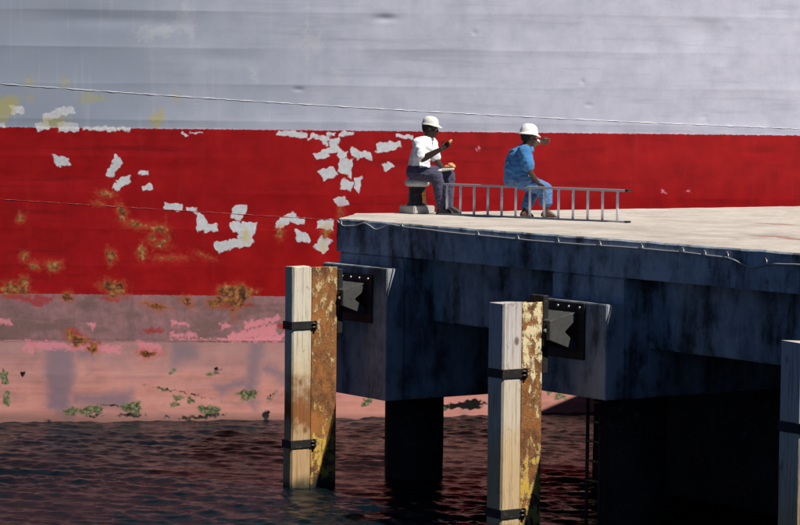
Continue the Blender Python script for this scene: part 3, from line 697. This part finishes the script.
# ------------------------------------------------------------------ bollard
m = Mat('bollard_iron', 0.55); m.color(m.mix(m.ss(m.noise(20, 5), 0.5, 0.65), (0.020, 0.020, 0.022), (0.075, 0.055, 0.04))); BIRON = m.m
m = Mat('bollard_cap_paint', 0.6); m.color(m.mix(m.ss(m.noise(16, 5), 0.5, 0.7), (0.50, 0.50, 0.50), (0.28, 0.27, 0.26))); BCAP = m.m
m = Mat('plinth_concrete', 0.9); m.color(m.mix(m.noise(12, 5), (0.34, 0.33, 0.31), (0.52, 0.50, 0.47))); m.bump(m.noise(30, 4), 0.5, 0.01); PLI = m.m
bc = on_z(417, 213.3, GZ)
bol = thing('bollard', bc, 'mushroom topped mooring bollard on a square concrete plinth', 'bollard')
bm = bmesh.new(); hw = 0.17
c8 = []
for z in (0, 0.105):
    for a, b in ((-1, -1), (1, -1), (1, 1), (-1, 1)): c8.append(bc + UD * a * hw * 1.0 + ND * b * hw * 1.0 + Vector((0, 0, z - 0.001)))
add_hexa(bm, c8); bm_obj('plinth', bm, PLI, bol, bevel=0.012, seg=2)
bm = bmesh.new(); lathe(bm, bc, [(0.135, 0.10), (0.135, 0.125), (0.115, 0.15), (0.112, 0.36)], 32); bm_obj('shaft', bm, BIRON, bol, smooth=True)
bm = bmesh.new(); lathe(bm, bc, [(0.10, 0.345), (0.15, 0.36), (0.168, 0.385), (0.168, 0.41), (0.15, 0.44), (0.10, 0.462), (0.03, 0.47)], 36); bm_obj('cap', bm, BCAP, bol, smooth=True)

# ------------------------------------------------------------------ aluminium ladder lying on edge
m = Mat('aluminium', 0.45, 0.25); m.color(m.mix(m.noise(14, 4), (0.66, 0.67, 0.70), (0.82, 0.82, 0.83))); ALU = m.m
m = Mat('dull_aluminium', 0.5, 0.5); m.color(m.mix(m.noise(14, 4), (0.34, 0.35, 0.37), (0.48, 0.49, 0.51))); ALUD = m.m
l0 = on_z(438, 214.3, GZ); l1 = on_z(628, 222.8, GZ); LD = (l1 - l0).normalized(); LN = Vector((-LD.y, LD.x, 0))
LH = 0.405
lad = thing('ladder', l0, 'long aluminium ladder lying on its edge across the pier deck', 'ladder')
LL = (l1 - l0).length
def lbox(bm, s0, s1, w, z0, z1):
    add_hexa(bm, [l0 + LD * s + LN * n + Vector((0, 0, z)) for z in (z0, z1) for s, n in ((s0, -w), (s1, -w), (s1, w), (s0, w))])
for z in (0.0, LH - 0.028):
    bm = bmesh.new(); lbox(bm, 0, LL, 0.034, z, z + (0.028 if z else 0.02)); bm_obj('rail', bm, ALUD, lad, bevel=0.004)
    for s0, s1 in ((-0.012, 0.03), (LL - 0.03, LL + 0.02)):
        bm = bmesh.new(); lbox(bm, s0, s1, 0.037, z - 0.0005, z + (0.031 if z else 0.023)); bm_obj('end_cap', bm, IRON, lad, bevel=0.004)
r0 = on_z(446.6, 214.7, GZ); r1 = on_z(617.6, 222.3, GZ)
sA0 = (r0 - l0).dot(LD); sA1 = (r1 - l0).dot(LD)
for k in range(13):
    s = sA0 + (sA1 - sA0) * k / 12; q = l0 + LD * s
    bm = bmesh.new(); tube(bm, [q + Vector((0, 0, 0.02)), q + Vector((0, 0, LH - 0.02))], 0.0165, 10); bm_obj('rung', bm, ALU, lad, smooth=True)

# ================================================================== PEOPLE
_ico = None
def ico(sub=2):
    bm = bmesh.new(); bmesh.ops.create_icosphere(bm, subdivisions=sub, radius=1); v = [x.co.copy() for x in bm.verts]; bm.free(); return v
ICO = ico(2)
class Frame:
    def __init__(s, f):
        s.f = Vector((f[0], f[1], 0)).normalized(); s.l = Vector((-s.f.y, s.f.x, 0)); s.z = Vector((0, 0, 1))
    def tilt(s, deg, side=0.0):
        q = Frame((s.f.x, s.f.y)); M = Matrix.Rotation(math.radians(deg), 3, q.l) @ Matrix.Rotation(math.radians(side), 3, q.f)
        q.f = M @ q.f; q.l = M @ q.l; q.z = M @ q.z; return q
    def at(s, c, x, y, z): return c + s.f * x + s.l * y + s.z * z
WF = Frame((1, 0))
def prim(*balls, fr=WF):
    """convex hull of balls (centre, radius or (rf, rl, rz))"""
    bm = bmesh.new()
    for c, r in balls:
        rr = (r, r, r) if not isinstance(r, (tuple, list)) else r
        for v in ICO: bm.verts.new(c + fr.f * v.x * rr[0] + fr.l * v.y * rr[1] + fr.z * v.z * rr[2])
    res = bmesh.ops.convex_hull(bm, input=list(bm.verts))
    junk = [e for e in res['geom_interior'] + res['geom_unused'] if isinstance(e, bmesh.types.BMVert)]
    if junk: bmesh.ops.delete(bm, geom=list(set(junk)), context='VERTS')
    bmesh.ops.recalc_face_normals(bm, faces=bm.faces)
    return bm
def blob(name, prims, mat, parent, voxel=0.008, smooth=4, fold=0.0, freq=12.0, seed=0.0):
    me = bpy.data.meshes.new('tmp'); big = bmesh.new()
    for b in prims:
        t = bpy.data.meshes.new('t'); b.to_mesh(t); b.free(); big.from_mesh(t); bpy.data.meshes.remove(t)
    big.to_mesh(me); big.free()
    o = bpy.data.objects.new('tmp', me); COL.objects.link(o)
    md = o.modifiers.new('r', 'REMESH'); md.mode = 'VOXEL'; md.voxel_size = voxel; md.use_smooth_shade = True
    sm = o.modifiers.new('s', 'SMOOTH'); sm.factor = 0.5; sm.iterations = smooth
    dg = bpy.context.evaluated_depsgraph_get(); dg.update()
    out = bpy.data.meshes.new_from_object(o.evaluated_get(dg))
    bpy.data.objects.remove(o); bpy.data.meshes.remove(me)
    off = root_loc(parent)
    nrm = [v.normal.copy() for v in out.vertices]
    for v, n in zip(out.vertices, nrm):
        if fold:
            q = Vector((v.co.x * freq, v.co.y * freq, v.co.z * freq * 1.5)) + Vector((seed, seed * 2, 0))
            w = noise.noise(q); w = 1 - 2 * abs(w)
            v.co += n * fold * (w * 0.8 + 0.5 * noise.noise(q * 2.3))
        v.co -= off
    out.name = name; out.materials.clear()
    out.polygons.foreach_set('use_smooth', [True] * len(out.polygons))
    return link(name, out, mat, parent)

def hand(W, d, pn, side, curl, L=0.185):
    """prims of a hand: wrist W, finger direction d, palm normal pn, side = direction from little finger to index"""
    d = d.normalized(); side = (side - d * side.dot(d)).normalized(); pn = d.cross(side) * (1 if d.cross(side).dot(pn) > 0 else -1)
    k = L / 0.185; out = []
    kn = [W + d * 0.088 * k + side * s * k for s in (0.031, 0.011, -0.010, -0.030)]
    out.append(prim((W, 0.024 * k), (kn[0] - d * 0.01, 0.013 * k), (kn[3] - d * 0.016, 0.012 * k), (kn[1], 0.0135 * k)))
    for q, ln, sp in zip(kn, (0.072, 0.082, 0.076, 0.060), (0.10, 0.03, -0.05, -0.14)):
        p = q - d * 0.004; dd = (d + side * sp).normalized(); c = curl
        for seg, r0, r1 in ((0.46, 0.0098, 0.0088), (0.31, 0.0088, 0.0080), (0.23, 0.0080, 0.0070)):
            dd2 = (dd * math.cos(c) + pn * math.sin(c)).normalized()
            e = p + dd2 * ln * seg * k
            out.append(prim((p, r0 * k), (e, r1 * k))); p = e; c += curl * 0.9
    t0 = W + d * 0.022 * k + side * 0.022 * k; t1 = t0 + (d * 0.6 + side * 0.75 + pn * 0.3).normalized() * 0.045 * k; t2 = t1 + (d * 0.85 + side * 0.25 + pn * (0.3 + curl * 0.4)).normalized() * 0.045 * k
    out += [prim((t0, 0.015 * k), (t1, 0.0115 * k)), prim((t1, 0.0115 * k), (t2, 0.0085 * k))]
    return out
def head(c, fr):
    a = fr.at; out = [
        prim((a(c, -0.012, 0, 0.034), (0.098, 0.077, 0.090)), fr=fr),
        prim((a(c, 0.030, 0, -0.020), (0.060, 0.062, 0.055)), (a(c, 0.052, 0, -0.084), (0.034, 0.032, 0.026)), (a(c, -0.02, 0, -0.045), (0.05, 0.058, 0.04)), fr=fr),
        prim((a(c, 0.088, 0, 0.018), (0.010, 0.010, 0.012)), (a(c, 0.106, 0, -0.022), (0.012, 0.019, 0.011)), fr=fr),
        prim((a(c, 0.083, 0.030, 0.026), (0.012, 0.026, 0.010)), (a(c, 0.083, -0.030, 0.026), (0.012, 0.026, 0.010)), fr=fr),
        prim((a(c, 0.088, 0, -0.050), (0.014, 0.025, 0.009)), fr=fr), prim((a(c, 0.085, 0, -0.064), (0.013, 0.023, 0.009)), fr=fr)]
    for s in (-1, 1):
        out.append(prim((a(c, -0.008, s * 0.079, 0.004), (0.020, 0.010, 0.031)), fr=fr))
        out.append(prim((a(c, 0.058, s * 0.045, -0.02), (0.026, 0.018, 0.022)), fr=fr))
    return out
def eyes(person, c, fr):
    for s in (-1, 1):
        q = fr.at(c, 0.078, s * 0.031, 0.006)
        e = blob('eye', [prim((q, 0.0125))], EYEW, person, 0.003, 1)
        blob('iris', [prim((q + fr.f * 0.0095, 0.0062))], EYEB, e, 0.002, 1)
m = Mat('eye_white', 0.3); m.color((0.6, 0.57, 0.52)); EYEW = m.m
m = Mat('eye_iris', 0.2); m.color((0.01, 0.007, 0.005)); EYEB = m.m
def skin(name, c0, c1):
    m = Mat(name, 0.48, spec=0.45); m.color(m.mix(m.noise(25, 4), c0, c1)); m.b.inputs['Subsurface Weight'].default_value = 0.0; m.bump(m.noise(160, 3), 0.15, 0.002); return m.m
SK1 = skin('skin_dark', (0.030, 0.014, 0.009), (0.048, 0.023, 0.014)); SK2 = skin('skin_brown', (0.055, 0.024, 0.014), (0.085, 0.038, 0.022))
def cloth(name, c0, c1, rough=0.9):
    m = Mat(name, rough, spec=0.2); n = m.noise(9, 5, 0.65); m.color(m.mix(n, c0, c1)); m.b.inputs['Sheen Weight'].default_value = 0.1
    m.bump(add(m, m.noise(35, 4), m.math('MULTIPLY', m.noise(14, 4), 1.2)), 0.35, 0.01); return m.m
SHW = cloth('white_cotton', (0.66, 0.68, 0.72), (0.78, 0.79, 0.81)); TRP = cloth('navy_cotton', (0.040, 0.040, 0.075), (0.075, 0.072, 0.115))
BLU = cloth('blue_workwear', (0.035, 0.15, 0.36), (0.065, 0.22, 0.46)); BLT = cloth('blue_trousers', (0.040, 0.12, 0.30), (0.12, 0.24, 0.44))
HATC = cloth('cream_hat', (0.66, 0.65, 0.58), (0.78, 0.77, 0.70), 0.6); HATW = cloth('white_hat', (0.74, 0.74, 0.73), (0.82, 0.82, 0.80), 0.5)
m = Mat('short_black_hair', 0.8); m.color((0.008, 0.007, 0.006)); m.bump(m.noise(120, 3), 0.6, 0.01); HAIR = m.m
m = Mat('dark_leather', 0.5); m.color((0.018, 0.015, 0.014)); LEA = m.m
m = Mat('belt_leather', 0.5); m.color((0.02, 0.016, 0.014)); BELT = m.m

def hat(person, c, fr, mat, brim_f, brim_b, brim_s, rf, rl, rz, z0=0.045):
    """shell of a brimmed hat, one mesh; brim dips a little and is longer in front"""
    bm = bmesh.new(); n = 40; rings = []
    def ring(sf, sb, sl, z, dz=0.0):
        lp = []
        for k in range(n):
            t = 2 * math.pi * k / n; x = math.cos(t); y = math.sin(t)
            xx = x * (sf if x > 0 else sb); lp.append(bm.verts.new(fr.at(c, -0.01 + xx, y * sl, z + (dz * x if x > 0 else dz * 0.3 * -x))))
        return lp
    for i in range(9):                                   # dome, from the crown down
        t = (i + 0.35) / 8.35 * math.pi / 2; s = math.sin(t) ** 0.75; zc = math.cos(t) ** 0.9
        rings.append(ring(rf * s, rf * s, rl * s, z0 + rz * zc))
    for t in (0.15, 0.5, 1.0): rings.append(ring(rf + brim_f * t, rf + brim_b * t, rl + brim_s * t, z0 - 0.004 - 0.010 * t, -0.022 * t))
    for t in (1.0, 0.5, 0.0): rings.append(ring(rf - 0.004 + brim_f * t, rf - 0.004 + brim_b * t, rl - 0.004 + brim_s * t, z0 - 0.012 - 0.010 * t, -0.022 * t))
    bm.faces.new(rings[0])
    for q, w_ in zip(rings, rings[1:]):
        for k in range(n): bm.faces.new((q[k], q[(k + 1) % n], w_[(k + 1) % n], w_[k]))
    bm.faces.new(rings[-1][::-1])
    return bm_obj('hat', bm, mat, person, smooth=True)

# ---------------------------------------------------------------- man on the bollard
BY = bc.y
def J(px, py, dy): return on_y(px, py, BY + dy)
def gfoot(px, dy, h):                                     # a point h above the deck below column px
    p = on_y(px, 213, BY + dy); return Vector((p.x, p.y, GZ + h))
def person1():
    h = J(430.3, 129.0, -0.03); fh = Frame((1.0, -0.12)).tilt(8); ft = Frame((0.86, -0.50))
    neck = J(427.2, 138.0, -0.02); chest = J(424.0, 147.5, -0.02); waist = J(419.5, 160, 0.0); pel = J(417.3, 171.3, 0.0)
    per = thing('person', (bc.x, bc.y, GZ), 'person in white shirt and pale cap eating while seated on the bollard', 'person')
    shR = J(418.2, 143.2, -0.17); shL = J(431.5, 142.6, 0.13)
    elR = J(422.2, 159.0, -0.30); wrR = J(441.5, 149.0, -0.36)
    elL = J(436.5, 160.5, 0.12); wrL = J(443.0, 168.8, -0.06)
    hR = pel + ft.l * -0.085 + Vector((0, 0, -0.005)); hL = pel + ft.l * 0.085 + Vector((0, 0, -0.005))
    knR = J(437.0, 177.0, -0.30); knL = J(449.0, 176.0, -0.06)
    anR = gfoot(441.5, -0.27, 0.085); anL = gfoot(447.5, -0.06, 0.085)
    tf = ft.tilt(8)
    body = []
    body += [prim((pel, (0.10, 0.155, 0.10)), (waist, (0.095, 0.135, 0.09)), fr=tf), prim((waist, (0.095, 0.135, 0.09)), (chest, (0.112, 0.158, 0.11)), fr=tf),
             prim((chest, (0.10, 0.15, 0.10)), (neck, 0.05), fr=tf), prim((neck, 0.056), (h + Vector((-0.012, 0, -0.05)), 0.054)), prim((shR, 0.054), (neck, 0.05)), prim((shL, 0.054), (neck, 0.05))]
    body += [prim((shR, 0.052), (elR, 0.044)), prim((elR, 0.044), (elR.lerp(wrR, 0.3), 0.046), (wrR, 0.029)), prim((shL, 0.052), (elL, 0.042)), prim((elL, 0.042), (wrL, 0.029))]
    body += [prim((hR, 0.085), (knR, 0.058)), prim((knR, 0.055), (anR, 0.038)), prim((hL, 0.085), (knL, 0.058)), prim((knL, 0.055), (anL, 0.038))]
    toe = [Vector((0.75, -0.55, 0)).normalized(), Vector((0.95, -0.25, 0)).normalized()]
    for an, t in zip((anR, anL), toe): body.append(prim((an - t * 0.03 + Vector((0, 0, -0.04)), 0.034), (an + t * 0.13 + Vector((0, 0, -0.052)), 0.024), (an, 0.034)))
    body += head(h, fh)
    dR = (J(450, 143.5, -0.36) - wrR); body += hand(wrR, dR, Vector((0, 0.2, 1)), Vector((-0.2, 0.6, 0.9)), 0.55)
    dL = Vector((0.75, -0.6, -0.12)); body += hand(wrL, dL, Vector((0, 0, 1)), Vector((0.6, 0.7, 0.2)), 0.40)
    b = blob('body', body, SK1, per, 0.0065, 3)
    eyes(per, h, fh)
    blob('hair', [prim((fh.at(h, -0.022, 0, 0.036), (0.097, 0.081, 0.086)), (fh.at(h, -0.045, 0, -0.03), (0.055, 0.066, 0.03)), fr=fh)], HAIR, per, 0.008, 2, 0.003, 60)
    hat(per, h, fh, HATC, 0.060, 0.010, 0.010, 0.108, 0.090, 0.096, 0.072)
    i = 0.02
    sh = [prim((waist + Vector((0, 0, -0.07)), (0.115 + i, 0.150 + i, 0.07)), (waist, (0.105 + i, 0.140 + i, 0.09)), fr=tf), prim((waist, (0.105 + i, 0.14 + i, 0.09)), (chest, (0.112 + i, 0.160 + i, 0.11)), fr=tf),
          prim((chest, (0.105 + i, 0.155 + i, 0.10)), (neck + Vector((0, 0, -0.025)), 0.062), fr=tf), prim((shR, 0.070), (neck + Vector((0, 0, -0.03)), 0.060)), prim((shL, 0.070), (neck + Vector((0, 0, -0.03)), 0.060)),
          prim((shR, 0.072), (shR.lerp(elR, 0.86), 0.068)), prim((shL, 0.072), (shL.lerp(elL, 0.78), 0.068))]
    shirt = blob('shirt', sh, SHW, per, 0.008, 3, 0.013, 8, 4.0)
    for s in (-1, 1):
        c0 = neck + tf.l * 0.055 * s + tf.f * -0.02 + Vector((0, 0, 0.012)); c1 = neck + tf.l * 0.05 * s + tf.f * 0.055 + Vector((0, 0, -0.030)); c2 = neck + tf.l * 0.075 * s + tf.f * 0.07 + Vector((0, 0, -0.085))
        blob('collar', [prim((c0, 0.014), (c1, 0.013), (c2, 0.008), (neck + tf.l * 0.085 * s + Vector((0, 0, -0.03)), 0.012))], SHW, shirt, 0.006, 1)
    # open neckline
    blob('neckline', [prim((neck + tf.f * 0.050 + Vector((0, 0, -0.012)), (0.020, 0.030, 0.008)), (neck.lerp(chest, 0.62) + tf.f * 0.108, (0.012, 0.006, 0.008)), fr=tf)], SK1, b, 0.005, 1)
    tr = [prim((pel + Vector((0, 0, 0.0)), (0.125, 0.17, 0.098)), (waist + Vector((0, 0, -0.07)), (0.112, 0.152, 0.06)), fr=tf), prim((hR, 0.108), (knR, 0.080)), prim((hL, 0.108), (knL, 0.080)),
          prim((knR, 0.080), (anR + Vector((0, 0, 0.02)), 0.066)), prim((knL, 0.080), (anL + Vector((0, 0, 0.02)), 0.066))]
    blob('trousers', tr, TRP, per, 0.008, 3, 0.011, 10, 8.0)
    for an, t in zip((anR, anL), toe):
        blob('shoe', [prim((an - t * 0.035 + Vector((0, 0, -0.045)), 0.042), (an + t * 0.145 + Vector((0, 0, -0.056)), (0.035, 0.04, 0.030)), (an + t * 0.02, 0.046)), prim((an - t * 0.04 + Vector((0, 0, -0.072)), (0.045, 0.042, 0.014)), (an + t * 0.15 + Vector((0, 0, -0.072)), (0.042, 0.044, 0.014)))], LEA, per, 0.007, 2)
    return dict(R=wrR + dR.normalized() * 0.12, L=wrL + dL.normalized() * 0.10, kn=knL)
H1_ = person1()
m = Mat('bread', 0.8); m.color(m.mix(m.noise(30, 4), (0.55, 0.20, 0.06), (0.70, 0.42, 0.18))); BREAD = m.m
m = Mat('paper_wrap', 0.8); m.color((0.72, 0.68, 0.60)); PAPER = m.m
m = Mat('orange_rag', 0.9); m.color(m.mix(m.noise(22, 4), (0.60, 0.19, 0.03), (0.68, 0.40, 0.12))); RAG = m.m
c = H1_['L'] + Vector((-0.01, -0.02, 0.045))
sw = thing('sandwich', c, 'orange filled bread roll in pale paper held on the lap', 'food')
blob('bread_roll', [prim((c + Vector((-0.02, 0.01, -0.012)), (0.035, 0.04, 0.026)), (c + Vector((0.055, -0.02, 0.004)), (0.036, 0.04, 0.028))), prim((c + Vector((0.03, -0.01, 0.022)), (0.040, 0.035, 0.024)))], BREAD, sw, 0.006, 2, 0.008, 40)
blob('wrapper', [prim((c + Vector((-0.115, 0.02, -0.060)), (0.028, 0.03, 0.010)), (c + Vector((-0.03, 0.01, -0.03)), (0.03, 0.035, 0.018)), (c + Vector((0.05, -0.02, -0.030)), (0.03, 0.04, 0.014)))], PAPER, sw, 0.006, 1, 0.008, 22)
c = H1_['R'] + Vector((0.0, 0, 0.022))
fo = blob('bread_piece', [prim((c, 0.020), (c + Vector((0.022, 0, 0.022)), 0.016))], BREAD, None, 0.005, 1, 0.004, 60); tag(fo, 'small bite of bread in raised fingers of the man with white shirt', 'food')
rg0 = bc + Vector((0.075, -0.10, 0.26))
rg = blob('rag', [prim((rg0 + Vector((0.01, -0.005, 0.0)), (0.026, 0.016, 0.03)), (rg0 + Vector((0.015, -0.015, -0.06)), (0.020, 0.014, 0.035))), prim((rg0 + Vector((0.015, -0.015, -0.06)), 0.015), (rg0 + Vector((0.004, -0.02, -0.12)), 0.009))], RAG, None, 0.006, 1, 0.010, 22, 5.0)
tag(rg, 'small orange rag hanging on the dark bollard shaft', 'rag')

# ---------------------------------------------------------------- man pointing, sitting on the ladder
ls = a = None
sp = on_z(519, 218.0, GZ); seat = l0 + LD * ((sp - l0).dot(LD)); SY = seat.y
def K(px, py, dy): return on_y(px, py, SY + dy)
def kfoot(px, dy, h):
    p = on_y(px, 216, SY + dy); return Vector((p.x, p.y, GZ + h))
def person2():
    h = K(529.0, 137.5, 0.05); fh = Frame((0.93, 0.36)).tilt(6); ft = Frame((0.80, 0.60))
    neck = K(525.0, 146.5, 0.04); chest = K(519.8, 156.5, 0.02); waist = K(516.3, 169, 0.0); pel = K(516.0, 179.0, 0.01)
    pel.z = max(pel.z, GZ + LH + 0.085)
    per = thing('person', (seat.x, seat.y, GZ), 'person in blue work clothes and white hat pointing while seated on the ladder', 'person')
    shR = K(524.5, 152.0, -0.15); shL = K(524.5, 150.8, 0.20)
    elR = K(529.5, 171.5, -0.20); wrR = K(537.5, 182.2, -0.02)
    elL = K(529.5, 147.0, 0.40); wrL = K(539.0, 142.0, 0.60)
    hR = pel + ft.l * -0.085; hL = pel + ft.l * 0.085
    knR = K(545.0, 189.5, 0.16); knL = K(535.0, 186.5, 0.38)
    anR = kfoot(546.0, 0.17, 0.085); anL = kfoot(524.5, 0.16, 0.085)
    tf = ft.tilt(12)
    body = [prim((pel, (0.10, 0.155, 0.09)), (waist, (0.095, 0.135, 0.09)), fr=tf), prim((waist, (0.095, 0.135, 0.09)), (chest, (0.112, 0.158, 0.11)), fr=tf),
            prim((chest, (0.10, 0.15, 0.10)), (neck, 0.05), fr=tf), prim((neck, 0.056), (h + Vector((-0.012, 0, -0.05)), 0.054)), prim((shR, 0.054), (neck, 0.05)), prim((shL, 0.054), (neck, 0.05))]
    body += [prim((shR, 0.052), (elR, 0.040)), prim((elR, 0.040), (wrR, 0.027)), prim((shL, 0.052), (elL, 0.041)), prim((elL, 0.041), (wrL, 0.028))]
    body += [prim((hR, 0.085), (knR, 0.058)), prim((knR, 0.055), (anR, 0.036)), prim((hL, 0.085), (knL, 0.058)), prim((knL, 0.055), (anL, 0.036))]
    toe = [Vector((0.96, 0.1, 0)).normalized(), Vector((0.8, 0.6, 0)).normalized()]
    for an, t in zip((anR, anL), toe):
        s_ = Vector((-t.y, t.x, 0))
        body.append(prim((an - t * 0.035 + Vector((0, 0, -0.048)), 0.034), (an + t * 0.10 + s_ * 0.02 + Vector((0, 0, -0.060)), 0.022), (an + t * 0.10 - s_ * 0.02 + Vector((0, 0, -0.060)), 0.022), (an, 0.034)))
        for k in range(5): body.append(prim((an + t * 0.10 + s_ * (0.026 - 0.014 * k) + Vector((0, 0, -0.066)), 0.013), (an + t * (0.142 - 0.006 * k) + s_ * (0.028 - 0.015 * k) + Vector((0, 0, -0.071)), 0.0115)))
    body += head(h, fh)
    dL = (K(551, 140.8, 0.72) - wrL); body += hand(wrL, dL, Vector((0.1, -0.5, -0.8)), Vector((-0.2, -0.55, 0.8)), 0.16, 0.19)
    dR = Vector((0.75, 0.35, -0.45)); body += hand(wrR, dR, Vector((-0.2, 0.1, -1)), Vector((-0.4, 0.85, 0.0)), 0.42)
    blob('body', body, SK2, per, 0.0065, 3)
    eyes(per, h, fh)
    blob('hair', [prim((fh.at(h, -0.022, 0, 0.036), (0.097, 0.081, 0.086)), (fh.at(h, -0.045, 0, -0.03), (0.055, 0.066, 0.03)), fr=fh)], HAIR, per, 0.008, 2, 0.003, 60)
    hat(per, h, fh, HATW, 0.046, 0.024, 0.024, 0.118, 0.100, 0.120, 0.058)
    i = 0.024
    sh = [prim((pel + Vector((0, 0, 0.02)), (0.125, 0.17, 0.08)), (waist, (0.118 + i, 0.150 + i, 0.09)), fr=tf), prim((waist, (0.115 + i, 0.15 + i, 0.09)), (chest, (0.122 + i, 0.162 + i, 0.11)), fr=tf),
          prim((chest, (0.105 + i, 0.155 + i, 0.10)), (neck + Vector((0, 0, -0.025)), 0.064), fr=tf), prim((shR, 0.072), (neck + Vector((0, 0, -0.03)), 0.062)), prim((shL, 0.072), (neck + Vector((0, 0, -0.03)), 0.062)),
          prim((shR, 0.078), (shR.lerp(elR, 0.72), 0.080)), prim((shL, 0.076), (shL.lerp(elL, 0.72), 0.076))]
    shirt = blob('shirt', sh, BLU, per, 0.008, 3, 0.019, 7, 5.0)
    c = neck + Vector((0, 0, -0.005))
    blob('collar', [prim((c + tf.l * 0.06, 0.018), (c - tf.f * 0.05, 0.020)), prim((c - tf.l * 0.06, 0.018), (c - tf.f * 0.05, 0.020)), prim((c + tf.l * 0.06, 0.018), (c + tf.f * 0.06 - Vector((0, 0, 0.05)), 0.012)), prim((c - tf.l * 0.06, 0.018), (c + tf.f * 0.06 - Vector((0, 0, 0.05)), 0.012))], BLU, shirt, 0.006, 1)
    tr = [prim((pel, (0.130, 0.178, 0.092)), (pel + Vector((0, 0, 0.08)), (0.12, 0.16, 0.05)), fr=tf), prim((hR, 0.106), (knR, 0.085)), prim((hL, 0.106), (knL, 0.085)),
          prim((knR, 0.085), (knR.lerp(anR, 0.55), 0.078)), prim((knL, 0.082), (knL.lerp(anL, 0.80), 0.068))]
    t_ = blob('trousers', tr, BLT, per, 0.008, 3, 0.015, 10, 2.0)
    q = knR.lerp(anR, 0.55)
    blob('trouser_cuff', [prim((q + Vector((0, 0, 0.03)), (0.086, 0.086, 0.02)), (q + Vector((0, 0, -0.03)), (0.084, 0.084, 0.02)))], BLT, t_, 0.007, 1, 0.006, 20)
    bm = bmesh.new(); d = dL.normalized(); w0 = wrL - d * 0.03; tube(bm, [w0 - d * 0.014, w0 - d * 0.013, w0 + d * 0.013, w0 + d * 0.014], [0.030, 0.037, 0.037, 0.030], 20)
    bm_obj('wristband', bm, HATW, per, smooth=True)
person2()
